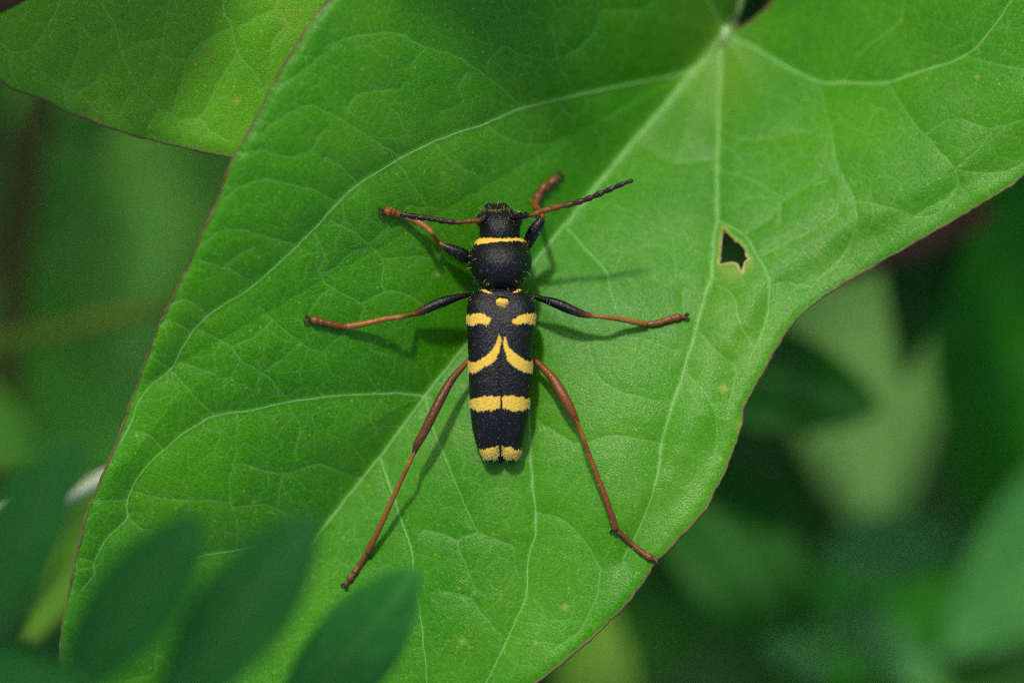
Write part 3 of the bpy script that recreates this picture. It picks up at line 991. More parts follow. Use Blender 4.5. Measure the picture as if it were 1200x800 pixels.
# ------------------------------------------------------------------ the paler leaf at the upper left
OUT2 = [(0, 94), (20, 106), (51, 116), (84, 132), (118, 145), (162, 160), (202, 169), (236, 177), (268, 184), (300, 184), (345, 168), (395, 120), (430, 50), (430, -40),
        (380, -120), (280, -160), (150, -160), (20, -130), (-70, -70), (-90, 10), (-50, 70)]
V2 = [
    ([(300, -160), (285, -60), (263, 0), (270, 30), (278, 62), (294, 81), (307, 98)], 2.2, 0.7, 3),
    ([(230, -160), (215, -70), (199, 0), (196, 20), (191, 44), (189, 62), (179, 91)], 1.7, 0.5, 3),
    ([(180, -160), (130, -60), (121, 0), (135, 32), (142, 62), (162, 101), (186, 128)], 2.2, 0.65, 3),
    ([(100, -130), (90, -50), (71, 0), (57, 30), (37, 57), (13, 61), (0, 51), (-30, 50)], 1.8, 0.55, 3),
]
FINE2 = [
    [(186, 128), (202, 133), (209, 140), (233, 140), (250, 155), (270, 165)], [(278, 64), (256, 98), (233, 140)], [(268, 32), (236, 52), (219, 72), (209, 111), (202, 133)],
    [(37, 57), (47, 81), (67, 99), (94, 110), (108, 125), (125, 137)], [(94, 30), (91, 67), (76, 101), (78, 121)], [(94, 110), (115, 91), (135, 64)], [(162, 103), (142, 130), (155, 150)],
    [(186, 128), (174, 152), (182, 162)], [(280, 30), (321, 13), (334, 27), (321, 50), (318, 70)], [(320, 13), (324, 0)], [(13, 61), (12, 84), (20, 99)], [(209, 140), (214, 160)], [(67, 99), (80, 112), (94, 110)],
    [(135, 32), (110, 45), (94, 30)], [(191, 44), (165, 50), (142, 62)], [(219, 72), (200, 68), (189, 62)],
]


def leaf_h2(u, v):
    return 0.32 + 0.10 * vnoise(u, v, 150, 31) + 0.0007 * (u - 150) - 0.0009 * (v - 60)


SPOTS2 = [(243, 62, 4.5, 'b', 0.45), (243, 62, 2.4, 'y', 1.0), (231, 52, 2.0, 'b', 0.5), (277, 119, 3.0, 'y', 1.0), (143, 18, 4, 'b', 0.3), (125, 81, 5, 'b', 0.3), (105, 130, 9, 'b', 0.25), (118, 137, 6, 'b', 0.3), (62, 85, 10, 'b', 0.15),
          (340, 20, 20, 'y', 0.2)]
me2, H2, out2, hol2, paths2 = build_leaf("leaf2", OUT2, [], V2, FINE2, leaf_h2, 1.7, M_second, seed=60, spots=SPOTS2, net=0.22, quilt=0.0, ridge=0.008,
                                 edge_drop=lambda U, V, e: -0.05 * np.exp(-(e / 9.0) ** 1.5))
leaf2 = empty("bindweed_leaf", P(260, -150, -0.2))
tag(leaf2, "flat shaded leaf with a brown-dotted surface at the upper left, tucked under the big leaf", "leaf")
o = link("blade", me2, M_second); adopt(o, leaf2)
vein_parts(paths2, out2, H2, leaf2, M_vein, 0.9)
edge_tube(np.concatenate([out2, out2[:1]]), H2, 0.015, "margin", M_margin, leaf2, 15)
pp = spline([np.array(P(255, -158, -0.3)), np.array(P(262, -200, -0.5)), np.array(P(280, -260, -2.0)), np.array(P(300, -330, -6))], 8)
vv, ff = tube(pp, 0.1, 10)
o = link("petiole", mesh_np("petiole", vv, ff), M_stalk); adopt(o, leaf2)


# ------------------------------------------------------------------ the compound leaf near the lens
def compound_leaf():
    mat = leaf_material("leaflet_skin", (0.009, 0.100, 0.009), (0.014, 0.118, 0.013), (0.030, 0.150, 0.026), rough=0.6, transl=0.2, dots=False, bump=0.1, spec=0.12)
    root = empty("compound_leaf", P(-120, 900, 5.0))
    tag(root, "dark blue-green compound leaf close to the lens at lower left, out of focus", "leaf")
    R0 = [(-200, 760, 8.6), (-75, 790, 8.0), (70, 822, 7.2), (185, 850, 6.6), (318, 880, 4.6), (460, 905, 4.0)]
    p = spline([np.array(P(*q)) for q in R0], 8)
    v, f = tube(p, np.linspace(0.075, 0.04, len(p)), 8)
    o = link("rachis", mesh_np("rachis", v, f), M_stalk); adopt(o, root)
    for base, tip, w, roll in [((-75, 790, 8.0), (92, 510, 7.6), 104, 0.12), ((70, 822, 7.2), (236, 602, 6.8), 108, -0.1), ((185, 850, 6.6), (370, 598, 6.0), 112, 0.1), ((318, 880, 4.6), (492, 664, 3.6), 104, -0.12),
                               ((-170, 770, 8.4), (-70, 560, 8.6), 110, 0.0), ((-60, 796, 7.9), (150, 900, 7.4), 110, 0.2), ((-140, 776, 8.2), (106, 804, 7.8), 80, 0.3)]:
        b, t = P(*base), P(*tip)
        L = (t - b).length
        W = w * 0.01 * (D - base[2]) / D
        v, f, mk = leaf_sheet(L, W, shape=1.12, fold=0.03, arch=0.05, nu=36, nv=15, seed=int(w + tip[0]) % 50, wave=0.015)
        Rm = frame_from(b, t, roll)
        ww = v @ Rm
        n = len(ww)
        me = mesh_np("leaflet", np.concatenate([ww, ww - Rm[2] * 0.03]), np.concatenate([f, f[:, ::-1] + n]))
        set_mask(me, np.concatenate([mk, mk]))
        o = link("leaflet", me, mat)
        o.location = b
        adopt(o, root)
        rib = ww.reshape(36, 15, 3)[:, 7] - Rm[2] * 0.012
        v4, f4 = tube(rib, np.linspace(0.035, 0.010, 36), 6)
        link("midrib", mesh_np("midrib", v4, f4), M_rib, o)
    return root


compound_leaf()


# ------------------------------------------------------------------ the beetle
SAMP = []          # (x, y, z, r, colour index) along legs and antennae, to colour the finished skin


def beetle():
    pr = Parts()
    BZ = float(H1(587, 400)[0])              # leaf height under the body

    def loft(sec, n_ring=72, n_len=70, expo=2.4, groove=None):
        """sec rows: v, uL, uR, ztop, zbot (heights above the leaf under the body)"""
        s = np.asarray(sec, float)
        k = spline(s, 10)
        vv = np.linspace(k[0, 0], k[-1, 0], n_len)
        cols = [np.interp(vv, k[:, 0], k[:, c]) for c in range(1, 5)]
        a = np.linspace(0, 2 * math.pi, n_ring, endpoint=False)
        ca, sa = np.cos(a), np.sin(a)
        e = 2.0 / expo
        X = np.sign(ca) * np.abs(ca) ** e
        Y = np.sign(sa) * np.abs(sa) ** e
        cu = (cols[0] + cols[1]) / 2; hw = (cols[1] - cols[0]) / 2
        zm = cols[3] + (cols[2] - cols[3]) * 0.45
        u = cu[:, None] + hw[:, None] * X
        z = np.where(Y > 0, zm[:, None] + (cols[2] - zm)[:, None] * Y, zm[:, None] + (zm - cols[3])[:, None] * Y)
        if groove is not None:
            z = z - groove(u, np.repeat(vv[:, None], n_ring, 1)) * (Y > 0)
        V_ = np.repeat(vv[:, None], n_ring, 1)
        p = Parr(u.ravel(), V_.ravel(), z.ravel() + BZ)
        i = np.arange(n_len - 1)[:, None] * n_ring; j = np.arange(n_ring)[None, :]
        f = np.stack([i + j, i + n_ring + j, i + n_ring + (j + 1) % n_ring, i + (j + 1) % n_ring], -1).reshape(-1, 4)
        nv = len(p)
        p = np.concatenate([p, p[:n_ring].mean(0, keepdims=True), p[-n_ring:].mean(0, keepdims=True)])
        jj = np.arange(n_ring)
        t = np.concatenate([np.stack([np.full(n_ring, nv), jj, (jj + 1) % n_ring], -1),
                            np.stack([np.full(n_ring, nv + 1), nv - n_ring + (jj + 1) % n_ring, nv - n_ring + jj], -1)])
        pr.add(p, [f, t])

    def blob(u, v, z, ru, rv, rz):
        a = np.linspace(0, math.pi, 15); b = np.linspace(0, 2 * math.pi, 24, endpoint=False)
        A, B = np.meshgrid(a, b, indexing='ij')
        p = Parr(u + ru * (np.sin(A) * np.cos(B)).ravel(), v + rv * (np.sin(A) * np.sin(B)).ravel(), BZ + z + rz * np.cos(A).ravel())
        i = np.arange(14)[:, None] * 24; j = np.arange(24)[None, :]
        f = np.stack([i + j, i + 24 + j, i + 24 + (j + 1) % 24, i + (j + 1) % 24], -1).reshape(-1, 4)
        pr.add(p, f[:, ::-1])

    sut = lambda v: 588.2 - (v - 345) * 0.008
    def groove(u, v):
        g = 0.030 * np.exp(-((u - sut(v)) / 1.5) ** 2) * sstep(352, 366, v)
        # humeral bosses and a slight dip between them
        g = g + 0.030 * np.exp(-((u - sut(v)) / 14) ** 2 - ((v - 356) / 14) ** 2)
        return g
    # wing cases: one shell with the seam down the middle
    loft([(339, 566, 610, 0.70, 0.42), (342, 557, 615, 0.74, 0.38), (347, 552, 622, 0.78, 0.34), (354, 548, 626, 0.83, 0.30), (364, 547, 628, 0.87, 0.28), (380, 547.5, 626.5, 0.89, 0.26),
          (400, 548, 624.5, 0.90, 0.25), (425, 549, 624, 0.90, 0.25), (450, 549.5, 622.5, 0.89, 0.26), (470, 550.5, 621, 0.87, 0.27), (490, 552, 618.5, 0.84, 0.29), (505, 554, 615.5, 0.80, 0.31),
          (518, 557.3, 611.7, 0.75, 0.34), (524, 560.5, 608.5, 0.71, 0.37), (528, 564.5, 604.5, 0.67, 0.40)], expo=2.7, n_len=110, n_ring=110, groove=groove)
    blob(575.6, 521, 0.54, 14.0, 20.5, 0.18)       # the two rounded tips
    blob(598.0, 521, 0.54, 14.0, 20.5, 0.18)
    blob(587, 527, 0.44, 13, 12.5, 0.13)         # last segment of the abdomen
    blob(587, 540, 0.42, 2.4, 3, 0.03)
    # abdomen below
    loft([(345, 560, 616, 0.5, 0.20), (390, 556, 618, 0.5, 0.12), (450, 558, 616, 0.5, 0.14), (500, 562, 608, 0.5, 0.22), (532, 574, 600, 0.5, 0.34)], expo=2.1, n_len=40, n_ring=40)
    # pronotum
    loft([(279.5, 563, 610, 0.60, 0.30), (281, 559.5, 613.5, 0.70, 0.22), (285, 556.5, 617, 0.78, 0.16), (290, 553.6, 619.8, 0.84, 0.12), (297, 551.3, 622.2, 0.89, 0.10), (305, 550.3, 623.2, 0.92, 0.10), (313, 550.8, 622.8, 0.92, 0.10), (321, 553.6, 619.6, 0.89, 0.12),
          (328, 558.2, 614.4, 0.84, 0.15), (334, 563, 609.5, 0.77, 0.20), (339, 567, 605.5, 0.69, 0.28), (343, 572, 601, 0.57, 0.38)], expo=2.1, n_len=80, n_ring=96)
    # small shield between the wing cases
    blob(588.5, 353, 0.80, 8, 6, 0.05)
    # head
    loft([(238.5, 578, 592, 0.34, 0.22), (241, 570, 596, 0.42, 0.12), (245, 566.5, 599.5, 0.50, 0.06), (250, 563, 606, 0.58, 0.04), (257, 561, 609.5, 0.66, 0.04), (265, 561.5, 610, 0.71, 0.06), (272, 562, 609.5, 0.72, 0.10), (279, 562.5, 609, 0.71, 0.16), (286, 566, 606, 0.68, 0.2)],
         expo=2.2, n_len=50, n_ring=60)
    blob(564, 258, 0.47, 6.6, 9.0, 0.18); blob(606.5, 258, 0.47, 6.6, 9.0, 0.18)     # eyes
    blob(568.5, 254, 0.58, 5, 4.5, 0.07); blob(600, 254, 0.58, 5, 4.5, 0.07)         # antennal sockets
    blob(573, 242.5, 0.30, 5, 5, 0.10); blob(590, 242.5, 0.30, 5, 5, 0.10)           # jaws

    def limb(pts, radii, kinds, seg=10, sub=8):
        """pts (u, v, z absolute), radius px, colour index per point"""
        w = np.array([P(*q) for q in pts])
        k = spline(np.concatenate([w, np.array(radii)[:, None] * 0.01, np.array(kinds, float)[:, None]], 1), sub)
        r = np.maximum(k[:, 3] + 0.0035, 0.012)
        v, f = tube(k[:, :3], r, seg)
        pr.add(v, f)
        for q, rr in zip(k, r):
            SAMP.append((q[0], q[1], q[2], rr, q[4]))

    L = lambda u, v, up=0.0: float(H1(u, v)[0]) + up

    # colour index: 0 black, 1 dark brown, 2 red-brown, 3 orange-brown
    def foot(pts, kinds, w=3.6, claw=True, beads=False):
        """segments of the foot as a chain of small wedges, then two claws"""
        p = spline(np.array(pts, float), 10)
        n = len(p)
        t = np.linspace(0, 1, n)
        r = w * np.interp(t, [0, 0.42, 0.47, 0.64, 0.69, 0.86, 0.93, 1.0], [0.62, 0.80, 0.62, 0.95, 0.74, 1.12, 0.62, 0.5])
        if beads:
            r = w * (0.48 + 0.6 * np.sin(np.pi * ((t * 3.2) % 1.0)) ** 0.8) * np.interp(t, [0, 0.8, 1], [1, 0.9, 0.6])
        zz = H1(p[:, 0], p[:, 1]) + 0.035 + p[:, 2]
        limb([(a, b, c) for a, b, c in zip(p[:, 0], p[:, 1], zz)], r, [kinds] * n, 8, 2)
        if claw:
            d = p[-1, :2] - p[-6, :2]; d /= np.linalg.norm(d)
            nrm = np.array([-d[1], d[0]])
            for sgn in (-1, 1):
                c0 = p[-1, :2]; c1 = c0 + d * 4 + nrm * sgn * 3.2; c2 = c0 + d * 6.5 + nrm * sgn * 2.6
                hh = [L(*c0, 0.05) + p[-1, 2], L(*c1, 0.05) + p[-1, 2], L(*c2, 0.015) + p[-1, 2]]
                limb([(*c0, hh[0]), (*c1, hh[1]), (*c2, hh[2])], [1.4, 1.25, 1.0], [1, 1, 1], 6, 4)

    Z = lambda h: BZ + h
    # front left
    limb([(566, 306, Z(.30)), (554, 304, Z(.36)), (545, 300, Z(.42)), (536, 295.5, Z(.46)), (526, 291, Z(.48)), (519, 287.5, Z(.48))], [5, 5.5, 7.2, 7.0, 5.2, 3.2], [0, 0, 0, 0, 0, 2])
    limb([(519, 287.5, Z(.48)), (513, 283, Z(.48)), (506, 273, L(506, 273, .36)), (497, 264.5, L(497, 264, .25)), (485, 258, L(485, 258, .14)), (475, 254.5, L(475, 254, .08))], [2.6, 2.5, 2.8, 3.2, 3.6, 3.4], [2, 3, 3, 3, 3, 3])
    foot([(474, 254, 0.02), (466, 251, 0), (458, 248.5, 0), (450, 248, 0)], 2.3, 5.6)
    limb([(459, 249, L(459, 249, .05)), (456, 244, L(456, 244, .04))], [2.6, 2.8], [3, 3])
    # front right: the shin drops steeply into the fold of the leaf
    limb([(606, 300, Z(.28)), (616, 290, Z(.34)), (622, 278, Z(.40)), (627, 269, Z(.43)), (633, 260, Z(.44)), (636, 255, Z(.44))], [5, 5.5, 7.0, 7.0, 5.4, 3.2], [0, 0, 0, 0, 0, 2])
    limb([(636, 255, Z(.44)), (635, 250, Z(.38)), (631, 246, L(631, 246, .26)), (627.5, 241, L(627, 241, .10)), (628, 236, L(628, 236, .06))], [2.8, 3.0, 3.6, 4.0, 4.2], [2, 2.3, 2.2, 2.0, 1.8])
    foot([(628, 237, 0.0), (632, 228, 0), (639, 219, 0), (648, 212.5, 0), (654, 207, 0)], 1.75, 6.0, True, True)
    # middle left
    limb([(566, 346, Z(.34)), (552, 346, Z(.40)), (541, 347, Z(.44)), (521, 353, Z(.50)), (507, 358.5, Z(.52)), (495, 364, Z(.52)), (484, 368.5, Z(.50))], [4, 2.6, 3.4, 5.6, 5.6, 4.8, 3.0], [0, 0, 0, 0, 0, 1, 2])
    limb([(484, 368.5, Z(.50)), (470, 371, L(470, 371, .36)), (450, 374, L(450, 374, .25)), (428, 379, L(428, 379, .15)), (406, 383, L(406, 383, .07))], [2.4, 2.6, 2.9, 3.2, 3.8], [2, 3, 3, 3, 2.5])
    foot([(405, 383, 0), (394, 381, 0), (381, 378, 0), (372, 376, 0), (363, 374, 0)], 2.0, 5.0)
    # middle right
    limb([(610, 348, Z(.34)), (624, 347, Z(.40)), (635, 350, Z(.44)), (652, 355.5, Z(.50)), (666, 361.5, Z(.52)), (680, 367, Z(.52)), (692, 370, Z(.50))], [4, 2.6, 3.4, 5.6, 5.6, 4.6, 3.0], [0, 0, 0, 0, 0, 1, 2])
    limb([(692, 370, Z(.50)), (708, 371.5, L(708, 371, .36)), (726, 374, L(726, 374, .24)), (743, 377, L(743, 377, .14)), (757, 379.5, L(757, 379, .07))], [2.3, 2.5, 2.9, 3.3, 3.9], [2, 3, 3, 3, 2.5])
    foot([(757, 379.5, 0), (768, 379, 0), (779, 376, 0), (790, 372.5, 0), (801, 371, 0)], 2.0, 5.0)
    # hind left
    limb([(566, 410, Z(.26)), (552, 419, Z(.38)), (545, 427, Z(.44)), (530, 444, Z(.54)), (518, 464, Z(.62)), (508, 484, Z(.66)), (496, 508, Z(.66)), (489, 520, Z(.65)), (485.5, 530, Z(.62))], [4, 2.6, 2.8, 4.2, 5.2, 5.4, 5.0, 4.4, 2.6], [2, 2, 2, 1.6, 1.5, 1.5, 1.6, 1.5, 1])
    limb([(485.5, 530, Z(.62)), (478, 546, L(478, 546, .50)), (467, 569, L(467, 569, .38)), (449, 609, L(449, 609, .24)), (437, 634, L(437, 634, .14)), (431, 647, L(431, 647, .08))], [2.0, 2.3, 2.6, 3.0, 3.6, 3.9], [2, 2.6, 2.8, 2.6, 2.3, 2])
    foot([(431, 647, 0.02), (424, 658, 0), (415, 671, 0), (406, 683, 0)], 1.8, 4.0)
    limb([(432, 648, L(432, 648, .05)), (437, 652, L(437, 652, .03))], [1.3, 1.0], [1, 1])
    # hind right
    limb([(608, 410, Z(.26)), (622, 419, Z(.38)), (630, 425, Z(.44)), (646, 441, Z(.54)), (655, 455, Z(.60)), (662.5, 468, Z(.64)), (670, 482, Z(.65)), (676.5, 495, Z(.64))], [4, 2.8, 3.2, 5.2, 6.0, 5.9, 5.0, 3.2], [2, 2, 2, 2, 2, 2, 2, 1.6])
    limb([(676.5, 495, Z(.64)), (682, 509, L(682, 509, .50)), (691, 534, L(691, 534, .38)), (707, 576, L(707, 576, .24)), (716, 602, L(716, 602, .14)), (721, 619, L(721, 619, .08))], [2.2, 2.4, 2.6, 3.2, 3.8, 4.2], [2, 2.3, 2.3, 2.2, 2, 2])
    foot([(721, 619, 0.02), (731, 628, 0), (744, 640, 0), (757, 650, 0.0), (768, 655.5, 0.0)], 1.8, 4.0)
    limb([(718, 620, L(718, 620, .05)), (714.5, 624, L(714, 624, .03))], [1.3, 1.0], [1, 1])

    def feeler(pts, kinds, w, nseg, sub=10):
        p = spline(np.concatenate([np.array(pts, float), np.array(kinds, float)[:, None]], 1), sub)
        n = len(p)
        L_ = np.r_[0, np.cumsum(np.linalg.norm(np.diff(p[:, :2], axis=0), axis=1))]
        t = L_ / L_[-1]
        ph = (t * nseg) % 1.0
        r = np.interp(t, np.linspace(0, 1, len(w)), w) * (0.76 + 0.38 * sstep(0.0, 0.85, ph))
        limb([tuple(q[:3]) for q in p], r, p[:, 3], 10, 2)
    # left feeler, held low over the front foot; right feeler raised
    feeler([(569, 255, Z(.60)), (562, 258.5, Z(.64)), (552, 259, Z(.66)), (538, 260.3, Z(.67)), (524, 259.8, Z(.68)), (510, 257.2, Z(.68)), (497, 255, Z(.68)), (483, 253, Z(.68)), (470, 250.8, Z(.67))],
           [0, 1.3, 1.9, 1.4, .8, .5, .4, .4, .4], [3.2, 2.6, 2.9, 3.0, 2.8, 2.4], 9)
    limb([(601, 254.5, Z(.60)), (609, 253, Z(.68)), (617, 252.3, Z(.74))], [3.4, 3.8, 4.0], [0, 0, 0])
    feeler([(618, 253, Z(.74)), (626, 251, Z(.78)), (637, 247, Z(.82)), (655, 242.2, Z(.86)), (672, 238.5, Z(.90)), (690, 232.5, Z(.95)), (710, 224, Z(1.0)), (728, 216.5, Z(1.05)), (742, 211, Z(1.08))],
           [1, 2.2, 2.2, 1.8, 1.2, .8, .5, .45, .45], [2.6, 3.1, 3.0, 3.1, 3.1, 2.7, 2.0], 10)

    print("BZ", BZ)
    raw = pr.mesh("wasp_beetle_raw")
    tmp = bpy.data.objects.new("wasp_beetle_raw", raw)
    C.objects.link(tmp)
    md = tmp.modifiers.new("skin", 'REMESH')
    md.mode = 'VOXEL'
    md.voxel_size = 0.0085
    md.use_smooth_shade = True
    bpy.context.view_layer.update()
    dg = bpy.context.evaluated_depsgraph_get()
    me = bpy.data.meshes.new_from_object(tmp.evaluated_get(dg))
    bpy.data.objects.remove(tmp)
    bpy.data.meshes.remove(raw)
    me.name = "wasp_beetle"
    n = len(me.vertices)
    co = np.empty(n * 3, np.float32); me.vertices.foreach_get("co", co); co = co.reshape(-1, 3).astype(float)
    # light smoothing of the voxel steps
    ed = np.empty(len(me.edges) * 2, np.int32); me.edges.foreach_get("vertices", ed); ed = ed.reshape(-1, 2)
    deg = np.bincount(ed.ravel(), minlength=n)[:, None]
    for _ in range(3):
        acc = np.zeros_like(co)
        for c in range(3):
            acc[:, c] = np.bincount(ed[:, 0], co[ed[:, 1], c], n) + np.bincount(ed[:, 1], co[ed[:, 0], c], n)
        co = co * 0.5 + 0.5 * acc / np.maximum(deg, 1)
    # where is it on the photograph's plane
    k = (D - co[:, 2]) / D * 0.01
    u, v = co[:, 0] / k + 600, 400 - co[:, 1] / k
    zrel = co[:, 2] - BZ
    # limb or trunk
    S = np.array(SAMP)
    best = np.full(n, 9.0); kind = np.zeros(n)
    S2 = (S[:, :3] ** 2).sum(1)
    for c in range(0, n, 20000):
        x = co[c:c + 20000]
        d = (x ** 2).sum(1)[:, None] + S2[None, :] - 2.0 * (x @ S[:, :3].T)
        d = np.sqrt(np.maximum(d, 0)) / S[None, :, 3]
        j = d.argmin(1)
        best[c:c + 20000] = d[np.arange(len(x)), j]
        kind[c:c + 20000] = S[j, 4]
    trunk_box = (u > 545) & (u < 630) & (v > 236) & (v < 548)
    limbm = (best < 1.45) & ~((zrel > 0.70) & (v > 262) & trunk_box) & ~(trunk_box & (best > 1.15))
    # yellow hair patches
    ju = u + 0.7 * vnoise(u, v, 1.5, 101) + 0.6 * vnoise(u, v, 4, 103)
    jv = v + 1.2 * vnoise(u, v, 1.5, 102) + 0.8 * vnoise(u, v, 4, 104)
    polys = [
        [(547 - 3, 370), (552.5, 368), (564.5, 367.5), (573.5, 371), (576, 376.5), (570, 381), (563, 378.5), (552, 382), (544, 378)],
        [(600, 375.5), (608, 370), (620, 367), (631, 367), (632, 378), (625, 382), (618.5, 378), (608, 380.5), (601, 379.5)],
        [(585, 392), (588, 398), (587.2, 404), (585, 412), (582, 420), (577, 425.5), (570, 429.5), (560, 435), (556, 438), (551.5, 437), (546, 434), (546, 420), (551.5, 424), (557, 424.5), (563, 421.5), (571, 416), (577, 410), (581, 402)],
        [(591, 394), (589.6, 402), (591, 409), (593, 416), (596, 424), (602, 429), (611, 434), (620, 437), (627, 436), (627, 420), (620, 423.5), (614, 421.5), (605, 415.5), (597.5, 408), (594, 400)],
        [(546, 469), (557, 466), (572, 464.7), (586.4, 464.5), (586.4, 478), (578, 480.5), (569, 481.5), (558.5, 481.5), (553, 478), (546, 474)],
        [(588.4, 465), (596, 464), (611, 465), (625, 467.5), (625, 473), (615.5, 480.5), (605, 481.5), (596, 479.5), (588.4, 478)],
        [(552, 524.5), (566, 527), (576.5, 524), (584.5, 521.5), (585.5, 533), (580, 538.5), (566, 538.5), (554, 533)],
        [(588, 521.8), (596, 524), (606, 527), (620, 524.5), (618, 533), (607, 538.5), (593, 538.5), (587.8, 533)],
        [(582, 351), (588, 349.5), (595, 351), (596.5, 355), (592, 359), (586, 359), (581.5, 356)],
        [(550, 283.5), (557, 281.5), (562, 279), (590, 278.8), (614, 278.8), (620, 282), (620, 284), (600, 282.8), (585, 283.2), (572, 284.6), (558, 286), (550, 286)],
        [(556, 336), (567, 339.5), (578, 342.8), (577, 344), (566, 341.3), (557, 338.5)],
        [(600, 342.3), (611, 337.2), (617, 335), (617, 337.5), (603, 343.6)],
        [(566, 243.5), (578, 245), (590, 244), (599, 243.5), (598, 247), (588, 246.5), (578, 248), (568, 247)],
    ]
    yel = np.zeros(n)
    for i_, p in enumerate(polys):
        a = in_poly(ju, jv, p).astype(float)
        if i_ == 12: a *= 0.14 * (vnoise(u, v, 1.2, 140) > -0.1)
        if i_ in (6, 7): a *= 0.9
        yel = np.maximum(yel, a)
    lowlimit = np.where((v > 515) | (v < 300), 0.30, 0.42)
    yel[(zrel < lowlimit) | limbm] = 0
    # soften by the neighbours once
    nb_ = (np.bincount(ed[:, 0], yel[ed[:, 1]], n) + np.bincount(ed[:, 1], yel[ed[:, 0]], n)) / np.maximum(deg[:, 0], 1)
    yel = 0.6 * yel + 0.4 * nb_
    seam = np.exp(-((u - sut(v)) / 0.9) ** 2) * (v > 400) * (zrel > 0.6)
    yel *= 1 - seam
    # pile lifts a little
    me.vertices.foreach_set("co", co.astype(np.float32).ravel())
    me.update()
    nr = np.empty(n * 3, np.float32); me.vertices.foreach_get("normal", nr); nr = nr.reshape(-1, 3)
    co = co + nr * (0.006 * yel[:, None])
    me.vertices.foreach_set("co", co.astype(np.float32).ravel())
    me.update()
    arr = np.zeros((n, 4), np.float32); arr[:, 3] = 1
    arr[:, 0] = yel
    arr[:, 1] = np.where(limbm, np.clip(kind, 0, 3) / 3.0, 0)
    arr[:, 2] = limbm
    eye = ((np.abs(np.abs(u - 585.2) - 23.5) < 5.0) & (np.abs(v - 258) < 8.0) & (zrel > 0.25) & (zrel < 0.60) & ~limbm)
    arr[:, 3] = eye
    me.attributes.new("mask", 'FLOAT_COLOR', 'POINT').data.foreach_set("color", arr.ravel())

    # skin
    m, nt, out = new_mat("beetle_skin")
    tc = nt.nodes.new("ShaderNodeTexCoord"); co_ = tc.outputs["Object"]
    at = nt.nodes.new("ShaderNodeAttribute"); at.attribute_name = "mask"
    sep = nt.nodes.new("ShaderNodeSeparateColor"); nt.links.new(at.outputs["Color"], sep.inputs[0])
    cr = nt.nodes.new("ShaderNodeValToRGB")
    els = cr.color_ramp.elements
    els[0].position = 0.0; els[0].color = (0.0032, 0.0032, 0.0036, 1)
    els[1].position = 1.0; els[1].color = (0.235, 0.086, 0.015, 1)
    e = els.new(0.36); e.color = (0.032, 0.012, 0.005, 1)
    e = els.new(0.68); e.color = (0.140, 0.043, 0.008, 1)
    nt.links.new(sep.outputs[1], cr.inputs[0])
    col = mixc(nt, ramp(nt, noise(nt, co_, 40, 3, 0.7), 0.3, 0.75), mixc(nt, 1.0, cr.outputs[0], (0.6, 0.6, 0.6), 'MULTIPLY'), cr.outputs[0])
    # flecks of light hair on black, with its sparkle painted in as pale dots
    vf = nt.nodes.new("ShaderNodeTexVoronoi"); vf.inputs["Scale"].default_value = 38.0
    nt.links.new(co_, vf.inputs["Vector"])
    sc = nt.nodes.new("ShaderNodeSeparateColor"); nt.links.new(vf.outputs["Color"], sc.inputs[0])
    fl = math_n(nt, 'LESS_THAN', vf.outputs["Distance"], ramp(nt, sc.outputs[0], 0.62, 1.0, 0.0, 0.22))
    fl = math_n(nt, 'MULTIPLY', fl, 0.40)
    col = mixc(nt, fl, col, (0.20, 0.17, 0.13))
    vf2 = nt.nodes.new("ShaderNodeTexVoronoi"); vf2.inputs["Scale"].default_value = 62.0  # denser dots: sparkle put into the colour
    nt.links.new(co_, vf2.inputs["Vector"])
    sc2 = nt.nodes.new("ShaderNodeSeparateColor"); nt.links.new(vf2.outputs["Color"], sc2.inputs[0])
    sparkle_mask = math_n(nt, 'LESS_THAN', vf2.outputs["Distance"], ramp(nt, sc2.outputs[1], 0.55, 1.0, 0.0, 0.38))
    col = mixc(nt, math_n(nt, 'MULTIPLY', sparkle_mask, 0.45), col, (0.12, 0.115, 0.11))
    ycol = mixc(nt, ramp(nt, noise(nt, co_, 45, 3, 0.75), 0.3, 0.72), (0.41, 0.25, 0.016), (0.57, 0.385, 0.065))
    col = mixc(nt, sep.outputs[0], col, ycol)
    pb = nt.nodes.new("ShaderNodeBsdfPrincipled")
    nt.links.new(col, pb.inputs["Base Color"])
    rr = mixc(nt, sep.outputs[0], (0.40, 0.40, 0.40), (0.8, 0.8, 0.8))
    rr = mixc(nt, sep.outputs[2], rr, (0.34, 0.34, 0.34))
    rr = mixc(nt, at.outputs["Alpha"], rr, (0.10, 0.10, 0.10))
    nt.links.new(rr, pb.inputs["Roughness"])
    pb.inputs["Specular IOR Level"].default_value = 0.22
    # punctures
    vb = nt.nodes.new("ShaderNodeTexVoronoi"); vb.feature = 'SMOOTH_F1'; vb.inputs["Scale"].default_value = 42.0
    nt.links.new(co_, vb.inputs["Vector"])
    hh = math_n(nt, 'ADD', math_n(nt, 'MULTIPLY', vb.outputs["Distance"], -1.0), math_n(nt, 'MULTIPLY', noise(nt, co_, 60, 3, 0.7), 0.9))
    bp = nt.nodes.new("ShaderNodeBump"); bp.inputs["Distance"].default_value = 0.02
    nt.links.new(math_n(nt, 'SUBTRACT', ramp(nt, sep.outputs[2], 0, 1, 0.46, 0.26), math_n(nt, 'MULTIPLY', sep.outputs[0], 0.15)), bp.inputs["Strength"])
    nt.links.new(hh, bp.inputs["Height"]); nt.links.new(bp.outputs[0], pb.inputs["Normal"])
    nt.links.new(pb.outputs[0], out.inputs[0])
    me.materials.clear()
    # origin at the base of the thing
    base = np.array(P(587, 400, BZ))
    co2 = co - base
    me.vertices.foreach_set("co", co2.astype(np.float32).ravel())
    me.polygons.foreach_set("use_smooth", np.ones(len(me.polygons), bool))
    me.update()
    ob = link("wasp_beetle", me, m)
